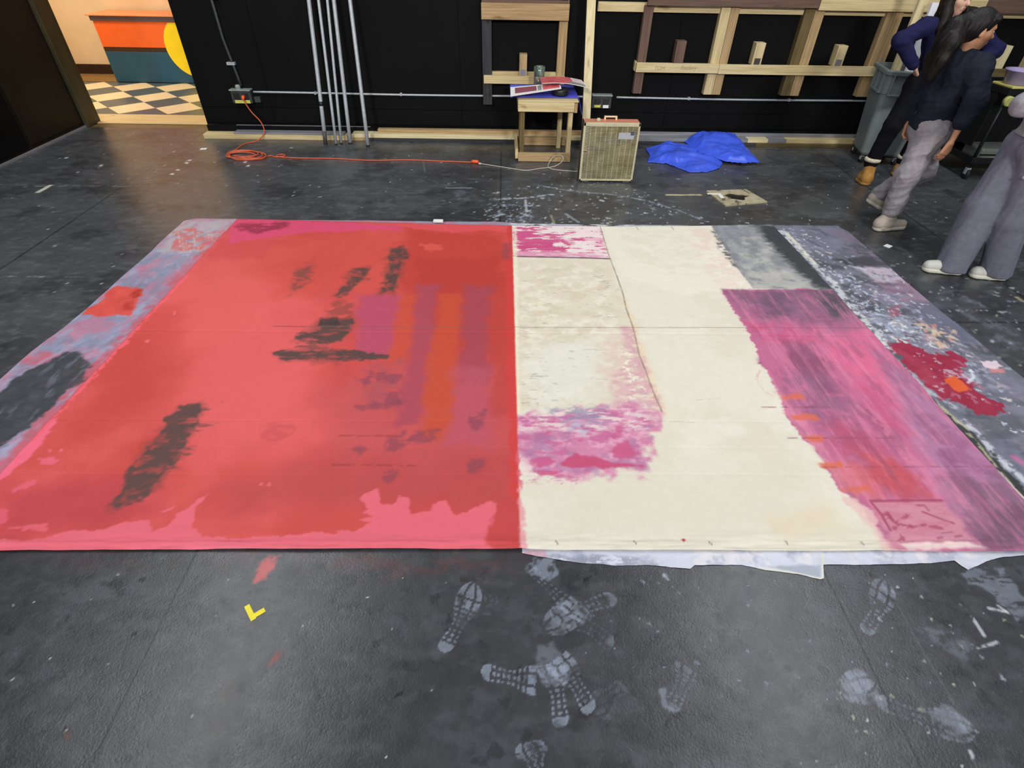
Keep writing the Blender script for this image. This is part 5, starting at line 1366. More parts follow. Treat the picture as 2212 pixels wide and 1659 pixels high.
for k in range(n_):
    k2 = (k + 1) % n_
    fs += [(n_ + k, n_ + k2, 3 * n_ + k2, 3 * n_ + k), (k, k2, n_ + k2, n_ + k), (2 * n_ + k2, 2 * n_ + k, 3 * n_ + k, 3 * n_ + k2), (k2, k, 2 * n_ + k, 2 * n_ + k2)]
q.add(vs, fs); q.build('plate', pm, t)
q = MB(); q.add([(p_[0], p_[1], .003) for p_ in hole], [tuple(range(n_))]); q.build('hole_fill', M['black'], t)  # black face filling the outline of the hole
q = MB(); q.box((hc[0] - .17, hc[1] - .05, .012), (hc[0] - .135, hc[1] + .07, .016)); q.box((hc[0] - .27, hc[1] + .045, .012), (hc[0] - .17, hc[1] + .07, .016)); q.build('tape_strip', M['white'], t)
def strip(m_, a, b, w_, z=.0012):
    a = G(*a)[:2]; b = G(*b)[:2]; d = (b - a) / np.linalg.norm(b - a); n2 = np.array([-d[1], d[0]]) * w_ / 2
    m_.prism([a - n2, b - n2, b + n2, a + n2], 0.0004, z)
t = thing('tape_mark', tuple(G(548, 1326)), 'bright yellow tape corner mark stuck on the stage floor', 'tape mark')
q = MB(); strip(q, (533, 1308), (548, 1339), .019); q.build('strip', M['yellowtape'], t)
q = MB(); strip(q, (543, 1334), (572, 1317), .019, .0016); q.build('strip', M['yellowtape'], t)
e = G(947, 483.5)
q = MB(); q.box((e[0] - .042, e[1] - .012, .014), (e[0] + .042, e[1] + .022, .034), (0, 0, -.03)); o = q.build('chalk_block', M['white'], loc=(e[0], e[1], .014), bevel=.004)
tag(o, 'small white block lying on the back edge of the canvas', 'block')
SCR = [(1918, 532, .03, .6, 'white paper scrap on the floor beside the grey sneakers'), (440, 322, .035, .1, 'white paper scrap near the hall doorway')]
for (a, b, s_, an, lab) in SCR:
    g3 = G(a, b); q = MB(); q.box((g3[0] - s_, g3[1] - s_ * .8, .001), (g3[0] + s_, g3[1] + s_ * .8, .004), (0, 0, an)); o = q.build('paper_scrap', M['white'], loc=tuple(g3))
    tag(o, lab, 'paper scrap')

# ------------------------------------------------------------------ grey bin on a wheeled base with offcuts in it
def rsq(hx, hy, r_, n=5):
    out = []
    for (sx_, sy_, a0) in ((1, 1, 0), (-1, 1, 90), (-1, -1, 180), (1, -1, 270)):
        for k in range(n + 1):
            a = math.radians(a0 + 90 * k / n); out.append((sx_ * (hx - r_) + r_ * math.cos(a), sy_ * (hy - r_) + r_ * math.sin(a)))
    return out
BC = np.array([4.26, 6.42]); BA = math.radians(-14)
def place(pts, z):
    c = math.cos(BA); s = math.sin(BA)
    return [(BC[0] + a * c - b * s, BC[1] + a * s + b * c, z) for a, b in pts]
M['binplastic'] = plain('grey_bin_plastic', (116, 128, 126), .5, .12, 6, .05)
t = thing('rubbish_bin', (BC[0], BC[1], 0), 'tall grey plastic rubbish bin on wheels holding timber offcuts', 'bin')
def shell(rings, name, mat, cap0=True, cap1=False):
    m_ = MB(); n0 = len(rings[0]); vs = [v for r_ in rings for v in r_]; fs = []
    for i in range(len(rings) - 1):
        for k in range(n0):
            k2 = (k + 1) % n0; fs.append((i * n0 + k, i * n0 + k2, (i + 1) * n0 + k2, (i + 1) * n0 + k))
    if cap0: fs.append(tuple(range(n0 - 1, -1, -1)))
    if cap1: fs.append(tuple((len(rings) - 1) * n0 + k for k in range(n0)))
    m_.add(vs, fs); return m_.build(name, mat, t, bevel=0)
shell([place(rsq(.200, .190, .05), .10), place(rsq(.205, .195, .05), .115), place(rsq(.252, .240, .055), .70), place(rsq(.258, .246, .055), .71), place(rsq(.262, .250, .055), .90),
       place(rsq(.250, .238, .05), .90), place(rsq(.240, .230, .05), .70), place(rsq(.192, .182, .045), .125)], 'body', M['binplastic'], True, True)
shell([place(rsq(.264, .252, .055), .885), place(rsq(.288, .276, .06), .885), place(rsq(.290, .278, .06), .915), place(rsq(.284, .272, .06), .925), place(rsq(.256, .244, .05), .925), place(rsq(.252, .240, .05), .885)], 'rim', M['binplastic'], False, False)
# ribs framing the recessed grips below the rim
def local_box(m_, lo, hi):
    c = math.cos(BA); s = math.sin(BA); vs = []
    for z in (lo[2], hi[2]):
        for (a, b) in ((lo[0], lo[1]), (hi[0], lo[1]), (hi[0], hi[1]), (lo[0], hi[1])): vs.append((BC[0] + a * c - b * s, BC[1] + a * s + b * c, z))
    m_.add(vs, [(3, 2, 1, 0), (4, 5, 6, 7), (0, 1, 5, 4), (1, 2, 6, 5), (2, 3, 7, 6), (3, 0, 4, 7)])
for sgn in (-1,):
    q = MB(); local_box(q, (-.290, -.20, .705), (-.256, .10, .730)); q.build('grip', M['binplastic'], t, bevel=.005)
    for yy in (-.20, -.03, .085):
        q = MB(); local_box(q, (-.288, yy, .728), (-.257, yy + .016, .89)); q.build('rib', M['binplastic'], t, bevel=.003)
    q = MB(); local_box(q, (-.21, -.282, .695), (.21, -.245, .712)); q.build('rib', M['binplastic'], t, bevel=.003)
    for xx in (-.21, -.06, .194):
        q = MB(); local_box(q, (xx, -.278, .71), (xx + .016, -.247, .89)); q.build('rib', M['binplastic'], t, bevel=.003)
q = MB(); local_box(q, (-.20, -.19, .075), (.20, .19, .10)); q.build('wheel_base', M['black'], t, bevel=.01)
for (a, b) in ((-.17, -.17), (.17, -.17), (-.17, .17), (.17, .17)):
    c3 = place([(a, b)], 0)[0]; q = MB(); q.lathe([(.018, -.014), (.036, -.012), (.036, .012), (.018, .014)], (c3[0], c3[1], .036), 16, 'x'); wh = q.build('wheel', M['rubber'], t, True)
    q = MB(); q.box((c3[0] - .02, c3[1] - .012, .036), (c3[0] + .02, c3[1] + .012, .078)); q.build('fork', M['galv'], wh)
def A_IN(o_, d_, s_):
    p_ = o_ + d_ * s_; q_ = np.array([BC[0] - .05 + (p_[0] - BC[0]) * .25, BC[1] + (p_[1] - BC[1]) * .3, max(p_[2], .20)]); return q_
def offcut(a, b, w_, d_, mat, label, up=(0, 1, 0)):
    m_ = MB(); m_.beam(a, b, w_, d_, up); o_ = m_.build('timber_offcut', mat, loc=tuple(a), bevel=.002); return tag(o_, label, 'timber', 'offcuts standing in the grey bin')
oa = WY(1915, 150, 6.42); ob = WY(1985, 0, 6.50); dd = ob - oa
oa = WY(1925, 130, 6.42); offcut(np.array([4.17, 6.50, .20]), oa + dd * 1.6, .085, .036, M['pale_z'], 'long pale timber offcut rising tall out of the grey bin')
oa = WY(1945, 150, 6.35); ob = WY(2022, 6, 6.40); dd = ob - oa
offcut(np.array([4.24, 6.36, .20]), ob, .082, .03, plain('white_foam', (238, 236, 242), .6, .02), 'white foam strip standing in the grey bin')
oa = WY(1955, 150, 6.46); ob = WY(1978, 112, 6.50); dd = ob - oa
offcut(np.array([4.33, 6.52, .20]), ob + dd * .4, .085, .038, M['pale_z'], 'short pale timber offcut in the grey bin behind the hand')

# ------------------------------------------------------------------ black trolley at the right with paint things on it
t = thing('tool_trolley', (5.20, 6.05, 0), 'black two-tier tool trolley behind the people', 'trolley')
tx0, tx1, ty0, ty1 = 4.92, 5.75, 5.80, 6.35
for x in (tx0, tx1):
    for y in (ty0, ty1):
        q = MB(); q.tube([(x, y, .10), (x, y, .86)], .016, 10); q.build('post', M['black'], t, True)
        q = MB(); q.lathe([(.02, -.015), (.05, -.013), (.05, .013), (.02, .015)], (x, y, .05), 18, 'x'); wh = q.build('wheel', M['rubber'], t, True)
        q = MB(); q.box((x - .022, y - .016, .05), (x + .022, y + .016, .112)); q.build('fork', M['galv'], wh)
q = MB(); q.box((tx0 - .018, ty1 + .010, .17), (tx1 + .018, ty1 + .020, .82)); q.build('dark_back_sheet', M['black'], t)  # black sheet added to darken the view through the trolley
q = MB(); q.box((tx0 - .020, ty0 + .10, .30), (tx0 - .010, ty1 + .01, .82)); q.build('dark_side_sheet', M['black'], t)  # second added sheet, darkens the trolley's left side
for z, nm in ((.16, 'lower_tray'), (.80, 'top_tray')):
    q = MB(); q.box((tx0 - .02, ty0 - .02, z), (tx1 + .02, ty1 + .02, z + .012)); q.box((tx0 - .025, ty0 - .025, z), (tx0 - .01, ty1 + .025, z + .06)); q.box((tx1 + .01, ty0 - .025, z), (tx1 + .025, ty1 + .025, z + .06)); q.box((tx0 - .02, ty0 - .025, z), (tx1 + .02, ty0 - .01, z + .06)); q.box((tx0 - .02, ty1 + .01, z), (tx1 + .02, ty1 + .025, z + .06)); q.build(nm, M['black'], t, bevel=.004)
gb = thing('grey_case', (5.16, 5.97, .172), 'grey machine case lying on the trolley lower tray', 'case')
q = MB(); q.box((5.00, 5.84, .173), (5.40, 6.12, .29)); q.build('body', plain('grey_case_plastic', (112, 114, 110), .5, .1), gb, bevel=.02)
q = MB(); q.box((5.00, 5.832, .225), (5.40, 5.842, .24)); q.build('seam', M['black'], gb)
q = MB(); q.box((5.02, 5.80, .18), (5.24, 5.842, .21), (0, 0, .1)); q.build('skirt', plain('pale_case_edge', (168, 168, 156), .5, .1), gb, bevel=.005)
tb = thing('paint_tub', (4.98, 5.86, .875), 'translucent lavender plastic tub on the trolley top', 'tub')
M['lav'] = plain('lavender_plastic', (164, 150, 190), .3, .1)
q = MB(); q.lathe([(.10, 0), (.105, .005), (.13, .11), (.145, .115), (.145, .125), (.125, .122), (.10, .012)], (5.02, 5.90, .882), 28); q.build('bowl', M['lav'], tb, True)
yt = MB(); yt.box((4.90, 5.77, .862), (5.40, 6.05, .881)); o = yt.build('yellow_board', plain('yellowish_board', (216, 208, 118), .5, .08), loc=(5.1, 5.9, .862), bevel=.004); tag(o, 'pale yellow board under the lavender tub', 'board')
yb = thing('tape_roll', (4.93, 5.70, .70), 'small yellowish tape roll hanging on the trolley corner', 'tape roll')
q = MB(); q.lathe([(.032, -.02), (.045, -.02), (.045, .02), (.032, .02)], (4.91, 5.748, .76), 22, 'y'); q.build('tape', plain('yellow_green_tape', (188, 190, 110), .5, .08), yb, True)

# ------------------------------------------------------------------ people: continuous bodies from blended rounded limbs
def surface_nets(F, org, h):
    """quads of the zero level of F (negative inside)"""
    s = F < 0
    nx, ny, nz = F.shape
    c = np.zeros((nx - 1, ny - 1, nz - 1), np.int8)
    offs = [(i, j, k) for i in (0, 1) for j in (0, 1) for k in (0, 1)]
    for i, j, k in offs: c += s[i:nx - 1 + i, j:ny - 1 + j, k:nz - 1 + k]
    act = (c > 0) & (c < 8)
    I = np.argwhere(act)
    idm = -np.ones(act.shape, np.int64); idm[act] = np.arange(len(I))
    acc = np.zeros((len(I), 3)); cnt = np.zeros(len(I))
    edges = [(a, b) for a in offs for b in offs if sum(abs(p - q) for p, q in zip(a, b)) == 1 and a < b]
    for a, b in edges:
        fa = F[I[:, 0] + a[0], I[:, 1] + a[1], I[:, 2] + a[2]]; fb = F[I[:, 0] + b[0], I[:, 1] + b[1], I[:, 2] + b[2]]
        m = (fa < 0) != (fb < 0)
        t = np.where(m, fa / np.where(m, fa - fb, 1), 0)
        pa = np.array(a, float); pb = np.array(b, float)
        acc += np.where(m[:, None], pa + (pb - pa) * t[:, None], 0); cnt += m
    V = (I + acc / np.maximum(cnt, 1)[:, None]) * h + org
    Q = []
    for ax in range(3):
        u, v = [(1, 2), (2, 0), (0, 1)][ax]
        sl0 = [slice(None)] * 3; sl1 = [slice(None)] * 3
        sl0[ax] = slice(0, -1); sl1[ax] = slice(1, None)
        ch = s[tuple(sl0)] != s[tuple(sl1)]
        E = np.argwhere(ch)
        ok = (E[:, u] > 0) & (E[:, v] > 0) & (E[:, u] < F.shape[u] - 1) & (E[:, v] < F.shape[v] - 1)
        E = E[ok]
        def cid(du, dv):
            K = E.copy(); K[:, u] += du; K[:, v] += dv
            return idm[K[:, 0], K[:, 1], K[:, 2]]
        q = np.stack([cid(-1, -1), cid(0, -1), cid(0, 0), cid(-1, 0)], 1)
        fl = s[E[:, 0], E[:, 1], E[:, 2]]
        q = np.where(fl[:, None], q, q[:, ::-1])
        Q.append(q)
    Q = np.concatenate(Q)
    return V, Q[(Q >= 0).all(1)]

class Blob:
    def __init__(s): s.p = []
    def cap(s, a, b, ra, rb=None, k=.02, flat=None):
        """rounded limb from a to b; flat = (direction, factor) squeezes it"""
        s.p.append(('c', np.array(a, float), np.array(b, float), ra, ra if rb is None else rb, k, flat)); return s
    def chain(s, pts, rs, k=.02, flat=None):
        for i in range(len(pts) - 1): s.cap(pts[i], pts[i + 1], rs[i], rs[i + 1], k, flat)
        return s
    def ell(s, c, f, r, u, rad, k=.02, cut=False):
        s.p.append(('e', np.array(c, float), (np.array(f), np.array(r), np.array(u)), rad, cut, k, None)); return s
    def mesh(s, h, fold=None, clip=None):
        lo = np.full(3, 1e9); hi = -lo
        for q in s.p:
            if q[0] == 'c':
                m = max(q[3], q[4]) + .03
                for e in (q[1], q[2]): lo = np.minimum(lo, e - m); hi = np.maximum(hi, e + m)
            elif not q[4]:
                m = max(q[3]) + .03; lo = np.minimum(lo, q[1] - m); hi = np.maximum(hi, q[1] + m)
        n = np.ceil((hi - lo) / h).astype(int) + 3
        ax = [lo[i] + h * np.arange(n[i]) for i in range(3)]
        F = np.full(tuple(n), .08, np.float32)
        for q in s.p:
            if q[0] == 'c':
                m = max(q[3], q[4]) + q[5] + 3 * h
                a0 = np.minimum(q[1], q[2]) - m; a1 = np.maximum(q[1], q[2]) + m
            else:
                m = max(q[3]) + q[5] + 3 * h; a0 = q[1] - m; a1 = q[1] + m
            i0 = np.maximum(np.floor((a0 - lo) / h).astype(int), 0); i1 = np.minimum(np.ceil((a1 - lo) / h).astype(int) + 1, n)
            if (i1 <= i0).any(): continue
            X = ax[0][i0[0]:i1[0]][:, None, None]; Y = ax[1][i0[1]:i1[1]][None, :, None]; Z = ax[2][i0[2]:i1[2]][None, None, :]
            if q[0] == 'c':
                a, b = q[1], q[2]; d = b - a; L2 = max(d @ d, 1e-9)
                t = np.clip(((X - a[0]) * d[0] + (Y - a[1]) * d[1] + (Z - a[2]) * d[2]) / L2, 0, 1)
                dx = X - a[0] - t * d[0]; dy = Y - a[1] - t * d[1]; dz = Z - a[2] - t * d[2]
                dd = dx * dx + dy * dy + dz * dz
                if q[6] is not None:
                    w_, fac = q[6]; pr = dx * w_[0] + dy * w_[1] + dz * w_[2]; dd = dd + pr * pr * (fac * fac - 1)
                D = np.sqrt(np.maximum(dd, 0)) - (q[3] + (q[4] - q[3]) * t)
            else:
                (f, r, u) = q[2]; R_ = q[3]
                dx = X - q[1][0]; dy = Y - q[1][1]; dz = Z - q[1][2]
                A = (dx * f[0] + dy * f[1] + dz * f[2]) / R_[0]; B = (dx * r[0] + dy * r[1] + dz * r[2]) / R_[1]; C_ = (dx * u[0] + dy * u[1] + dz * u[2]) / R_[2]
                D = (np.sqrt(A * A + B * B + C_ * C_) - 1) * min(R_)
            S = F[i0[0]:i1[0], i0[1]:i1[1], i0[2]:i1[2]]; k = q[5]
            if q[0] == 'e' and q[4]:
                D = -D; hh = np.clip(.5 - .5 * (S - D) / k, 0, 1); S[:] = S * (1 - hh) + D * hh + k * hh * (1 - hh)
            else:
                hh = np.clip(.5 + .5 * (S - D) / k, 0, 1); S[:] = S * (1 - hh) + D * hh - k * hh * (1 - hh)
        if fold is not None:
            near = np.argwhere(np.abs(F) < .05); P = lo + near * h
            F[near[:, 0], near[:, 1], near[:, 2]] += fold(P[:, 0], P[:, 1], P[:, 2])
        if clip is not None:
            X = ax[0][:, None, None]; Y = ax[1][None, :, None]; Z = ax[2][None, None, :]
            F = np.maximum(F, clip(X, Y, Z).astype(np.float32))
        F[0] = F[-1] = .05; F[:, 0] = F[:, -1] = .05; F[:, :, 0] = F[:, :, -1] = .05
        return surface_nets(F, lo, h)
    def build(s, name, mat, parent, h, fold=None, clip=None):
        V, Q = s.mesh(h, fold, clip)
        org = ORG[parent]
        o = surface(name, V[:, 0], V[:, 1], V[:, 2], Q, None, mat, tuple(org))
        o.parent = parent; o.location = (0, 0, 0)
        return o
def unit(v):
    v = np.array(v, float); return v / np.linalg.norm(v)
def folds(amp, sx_, sz_, seed, tilt=.4):
    def f(x, y, z):
        a = fbm((x + y + tilt * z) / sx_, (z - tilt * x) / sz_, 3, seed); b = fbm((x - y) / sx_, (z + tilt * y) / (sz_ * 1.3), 3, seed + 9)
        return -amp * ((1 - np.abs(2 * a - 1)) ** 2 + .6 * (1 - np.abs(2 * b - 1)) ** 2 - .8)
    return f
def hand(B, w_, tip, side, nrm, curl=.35, sc=1.0):
    """palm, four bent fingers and a thumb; side points to the thumb, fingers bend towards nrm"""
    d = unit(np.array(tip) - np.array(w_)); side = unit(side - d * (side @ d)); nrm = unit(nrm - d * (nrm @ d))
    w_ = np.array(w_)
    for i, (off, ln) in enumerate(((1.5, .068), (.5, .078), (-.5, .074), (-1.5, .058))):
        kn = w_ + d * (.082 - .004 * abs(off)) * sc + side * off * .0185 * sc
        B.cap(w_ + d * .012 + side * off * .011 * sc, kn, .0135 * sc, .0115 * sc, .010)
        c1 = curl * (1 + .25 * i); e1 = kn + (d * math.cos(c1) + nrm * math.sin(c1) + side * off * .05) * ln * .5 * sc
        c2 = c1 * 2.1; e2 = e1 + (d * math.cos(c2) + nrm * math.sin(c2)) * ln * .45 * sc
        B.cap(kn, e1, .0095 * sc, .0085 * sc, .004); B.cap(e1, e2, .0085 * sc, .0070 * sc, .004)
    t0 = w_ + d * .022 * sc + side * .020 * sc; t1 = t0 + (side * .028 + d * .032 + nrm * .010) * sc; t2 = t1 + (side * .008 + d * .030 + nrm * .012) * sc
    B.cap(t0, t1, .0135 * sc, .0110 * sc, .008); B.cap(t1, t2, .0105 * sc, .0085 * sc, .004)
def head(B, c, f, up, sc=1.0):
    f = unit(f); u = unit(np.array(up) - f * (np.array(up) @ f)); r = np.cross(f, u); c = np.array(c)
    P = lambda a, b, z: c + (f * a + r * b + u * z) * sc
    B.ell(P(-.012, 0, .022), f, r, u, (.098 * sc, .077 * sc, .098 * sc), .02)
    B.ell(P(.022, 0, -.045), f, r, u, (.066 * sc, .058 * sc, .072 * sc), .03)
    B.cap(P(.055, 0, -.098), P(.062, 0, -.092), .022 * sc, .018 * sc, .025)          # chin
    B.cap(P(.076, 0, .012), P(.104, 0, -.026), .009 * sc, .0135 * sc, .012)            # nose
    B.cap(P(.070, -.03, .022), P(.070, .03, .022), .014 * sc, .014 * sc, .02)          # brow
    for s_ in (-1, 1):
        B.ell(P(.086, s_ * .030, .004), f, r, u, (.020 * sc, .018 * sc, .013 * sc), .010, True)
        B.cap(P(.048, s_ * .046, -.022), P(.058, s_ * .036, -.03), .022 * sc, .018 * sc, .025)
        B.ell(P(-.006, s_ * .078, -.012), unit(f + .25 * r * s_), unit(r - .3 * f * s_), u, (.020 * sc, .008 * sc, .032 * sc), .006)
        B.ell(P(.002, s_ * .086, -.008), f, r, u, (.009 * sc, .005 * sc, .018 * sc), .004, True)
    B.cap(P(.084, -.018, -.056), P(.084, .018, -.056), .0075 * sc, .0075 * sc, .006)
    B.cap(P(.083, -.016, -.067), P(.083, .016, -.067), .0085 * sc, .0085 * sc, .006)
    return P, f, r, u
SKIN = {}
def skin(name, c):
    m, nt, bs = _nt(name)
    n = _noise(nt, 30, 4, .6); b = np.array(rgb(*c)[:3])
    r = _ramp(nt, n.outputs['Fac'], [(.3, tuple(b * .9) + (1,)), (.7, tuple(np.minimum(b * 1.08, 1)) + (1,))])
    nt.links.new(r.outputs['Color'], bs.inputs['Base Color']); bs.inputs['Roughness'].default_value = .55
    bs.inputs['Subsurface Weight'].default_value = .08; bs.inputs['Subsurface Radius'].default_value = (.02, .008, .004)
    return m
def cloth(name, c, var=.14, scale=26, bump=.25):
    return plain(name, c, .9, var, scale, bump, spec=.2)
def hairmat(name, c):
    m = plain(name, c, .5, .45, 26, .35, stretch=(2.6, 2.6, .35), spec=.22); return m
def eyes_and_lips(P, f, parent):
    for s_ in (-1, 1):
        q = MB(); c = P(.078, s_ * .030, .004); vs = []; fs = []
        q.lathe([(.0005, -.0085), (.005, -.007), (.0085, -.0025), (.0088, .001), (.007, .005), (.0005, .008)], c, 14); e = q.build('eye', M['eyewhite'], parent, True)
        q = MB(); q.lathe([(.0005, -.0052), (.0040, -.0032), (.0052, 0), (.0040, .0032), (.0005, .0052)], P(.0855, s_ * .030, .004), 12); q.build('iris', M['iris'], e, True)
        q = MB(); q.tube([P(.080, s_ * .016, .024), P(.083, s_ * .030, .028), P(.074, s_ * .046, .024)], [.003, .004, .002], 6); q.build('eyebrow', M['brow'], parent, True)
    q = MB(); q.tube([P(.088, -.017, -.061), P(.0915, -.008, -.0590), P(.0905, 0, -.0600), P(.0915, .008, -.0590), P(.088, .017, -.061)], [.002, .0052, .0058, .0052, .002], 8); q.build('lips', M['lips'], parent, True)
M['eyewhite'] = plain('eye_white', (226, 220, 214), .3, .02); M['iris'] = plain('dark_iris', (40, 26, 18), .2, .1)
M['brow'] = plain('dark_brow', (30, 24, 22), .8, .1); M['lips'] = plain('lips', (170, 92, 86), .45, .08)

def limbs(B, J, k=.03, add=0.0, arms=True, legs=True, torso=True):
    """body volumes from joints; add thickens them into clothing"""
    if torso:
        B.cap(J['hipR'] * .62 + J['hipL'] * .38, J['hipL'] * .62 + J['hipR'] * .38, .115 + add, None, k)
        mid = (J['hipR'] + J['hipL']) / 2; ch = J['chest']
        B.cap(mid + (ch - mid) * .1, mid + (ch - mid) * .55, .108 + add, .098 + add, k)
        sR = J['shR'] * .70 + J['shL'] * .30; sL = J['shL'] * .70 + J['shR'] * .30
        for s_ in (sR, sL): B.cap(mid + (ch - mid) * .55 + (s_ - ch) * [1, 1, 0] * .35, s_ - np.array([0, 0, .06]), .088 + add, .090 + add, k)
        B.cap(J['shR'], J['shL'], .052 + add, None, k)
    if legs:
        for s_ in 'RL':
            B.cap(J['hip' + s_], J['knee' + s_], .082 + add, .056 + add, k); B.cap(J['knee' + s_], J['ankle' + s_], .054 + add, .036 + add, k)
    if arms:
        for s_ in 'RL':
            B.cap(J['sh' + s_], J['el' + s_], .046 + add, .038 + add, k * .7); B.cap(J['el' + s_], J['wr' + s_], .037 + add, .025 + add, k * .7)
def foot(B, ank, heel, toe, r=.036, k=.02):
    B.cap(ank, heel, r, r * .95, k); B.cap(ank, (np.array(toe) + heel) / 2 + [0, 0, .01], r, r * .95, k); B.cap(heel, toe, r * .9, r * .75, k)
def shoe(parent, name, ank, heel, toe, mat, solemat, h=.006, w_=.044, high=.05):
    """upper and sole around a foot lying from heel to toe (points on the ground line)"""
    heel = np.array(heel, float); toe = np.array(toe, float); d = unit(toe - heel); side = np.array([-d[1], d[0], 0]); side /= np.linalg.norm(side)
    up = np.cross(d, side); up = up if up[2] > 0 else -up
    B = Blob(); H = heel + up * .052; T = toe + up * .040 - d * .035
    B.cap(H + d * .035, H + d * .11 + up * .008, w_, w_ * 1.02, .03); B.cap(H + d * .10, T, w_ * 1.0, w_ * .86, .03)
    B.cap(np.array(ank) + [0, 0, -.01], H + d * .04 + up * high * .3, w_ * .98, w_ * 1.05, .03)
    base = heel @ up
    B.build(name, mat, parent, h, None, lambda X, Y, Z: (base + .020) - (X * up[0] + Y * up[1] + Z * up[2]))
    S = Blob(); S.cap(heel + d * .042 + up * .020, heel + d * .12 + up * .020, w_ * 1.06, w_ * 1.0, .02); S.cap(heel + d * .12 + up * .020, toe - d * .045 + up * .022, w_ * 1.0, w_ * 1.04, .02)
    o = S.build('sole', solemat, parent, h, None, lambda X, Y, Z: np.maximum((base + .002) - (X * up[0] + Y * up[1] + Z * up[2]), (X * up[0] + Y * up[1] + Z * up[2]) - (base + .030)))
    return o
A3 = np.array

# ---- person in dark sweatshirt and grey sweatpants, walking
def person_a():
    t = thing('person', tuple(G(1915, 492)), 'person in a navy-black sweatshirt and light grey sweatpants, walking with head turned', 'person')
    J = dict(hipR=WY(2014, 284, 4.48), hipL=WY(2002, 274, 4.62), kneeR=WY(1962, 372, 4.44), kneeL=WY(1996, 366, 4.62), ankleR=WY(1926, 458, 4.46), ankleL=WY(1898, 432, 4.76),
             elR=WY(2108, 212, 4.28), elL=WY(1992, 214, 4.72), wrR=WY(2054, 308, 4.26), wrL=WY(1963, 268, 4.74))
    nk = WY(2086, 116, 4.52); J['neck'] = nk
    J['shR'] = nk + A3([.02, -.165, -.055]); J['shL'] = nk + A3([-.04, .165, -.055]); J['chest'] = (J['shR'] + J['shL']) / 2 - A3([0, 0, .06])
    hc_ = WY(2116, 64, 4.50)
    B = Blob()
    f = unit(A3([1, -.22, -.16]))
    P, f, r, u = head(B, hc_, f, (.12, 0, 1), 1.0)
    B.cap(nk - A3([0, 0, .02]), hc_ + A3([-.02, .0, -.07]), .052, .050, .02)
    hand(B, J['wrR'], WY(2024, 352, 4.26), A3([1.0, .2, .2]), A3([.1, 1, 0]), .30)
    hand(B, J['wrL'], WY(1954, 305, 4.74), A3([1.0, .1, 0]), A3([.2, -1, 0]), .45)
    hlR = A3([J['ankleR'][0] - .045, J['ankleR'][1] - .01, .035]); toR = A3([J['ankleR'][0] + .16, J['ankleR'][1] + .04, .03])
    toL = G(1908, 466) + A3([.02, 0, .0]); tl = A3([toL[0] + .03, toL[1], .004]); hl = tl + unit(A3([-.9, .12, .42])) * .275
    hlL = hl + (tl - hl) * .18 + A3([.01, 0, .045]); toL = hl + (tl - hl) * .78 + A3([.01, 0, .045]); J['ankleL'] = hl + (tl - hl) * .27 + A3([.03, 0, .095])
    limbs(B, J, .03, -.006)
    foot(B, J['ankleR'], hlR, toR, .034); foot(B, J['ankleL'], hlL, toL, .034)
    B.build('body', skin('tan_skin', (196, 142, 108)), t, .0058)
    eyes_and_lips(P, f, t)
    # sweatshirt
    S = Blob(); limbs(S, J, .04, .030, True, False)
    S2 = Blob(); S2.p = [q for q in S.p]
    cuff = J['elR'] + (J['wrR'] - J['elR']) * .52; cuffL = J['elL'] + (J['wrL'] - J['elL']) * .62
    S.p = []
    limbs(S, J, .045, .030, False, False)
    S.cap(nk - A3([0, 0, .03]), nk + A3([.01, 0, .020]), .075, .062, .03)
    S.chain([J['shR'], J['elR'], cuff], [.078, .070, .056], .03); S.chain([J['shL'], J['elL'], cuffL], [.078, .070, .056], .03)
    hem = (J['hipR'] + J['hipL']) / 2
    S.build('sweatshirt', cloth('navy_black_fleece', (31, 36, 48)), t, .008, folds(.012, .10, .09, 71, .5), lambda X, Y, Z: (hem[2] - .035 - .30 * (X - hem[0]) + .12 * (Y - hem[1])) - Z)
    q = MB(); q.tube([cuff - unit(cuff - J['elR']) * .03, cuff + unit(cuff - J['elR']) * .012], [.056, .046], 18); q.build('cuff', cloth('dark_rib', (20, 22, 30)), t, True)
    # sweatpants
    K = Blob(); K.cap(J['hipR'] * .6 + J['hipL'] * .4, J['hipL'] * .6 + J['hipR'] * .4, .135, None, .04)
    K.cap(J['hipR'], J['hipL'] + A3([0, 0, .06]), .118, None, .04)
    for s_ in 'RL': K.chain([J['hip' + s_], J['knee' + s_], J['ankle' + s_] + A3([0, 0, .02])], [.104, .086, .070], .035)
    K.build('sweatpants', cloth('light_grey_fleece', (152, 147, 150), .10), t, .008, folds(.016, .11, .10, 81, .7))
    for s_ in 'RL':
        a = J['ankle' + s_] + A3([0, 0, .02]); d = unit(J['knee' + s_] - J['ankle' + s_])
        q = MB(); q.tube([a - d * .045, a - d * .01, a + d * .03], [.052, .062, .066], 18); q.build('ankle_cuff', cloth('grey_rib', (140, 136, 140)), t, True)
    M['creamshoe'] = plain('cream_shoe', (186, 174, 160), .7, .1, 20); M['creamsole'] = plain('cream_sole', (206, 198, 182), .6, .06)
    shoe(t, 'shoe', J['ankleR'], (hlR[0] - .05, hlR[1], 0.002), (toR[0] + .04, toR[1], .002), M['creamshoe'], M['creamsole'])
    for s_, hl_, tl_ in (('R', hlR, toR), ('L', hlL, toL)):
        Sk = Blob(); foot(Sk, J['ankle' + s_], hl_, tl_, .041); Sk.cap(J['ankle' + s_], J['ankle' + s_] + unit(J['knee' + s_] - J['ankle' + s_]) * .08, .043, .043, .02); Sk.build('sock', cloth('cream_sock', (196, 186, 172)), t, .007)
    # trailing shoe, heel lifted
    shoe(t, 'shoe', J['ankleL'], hl, tl, M['creamshoe'], M['creamsole'])
    # long dark hair gathered behind
    Hh = Blob()
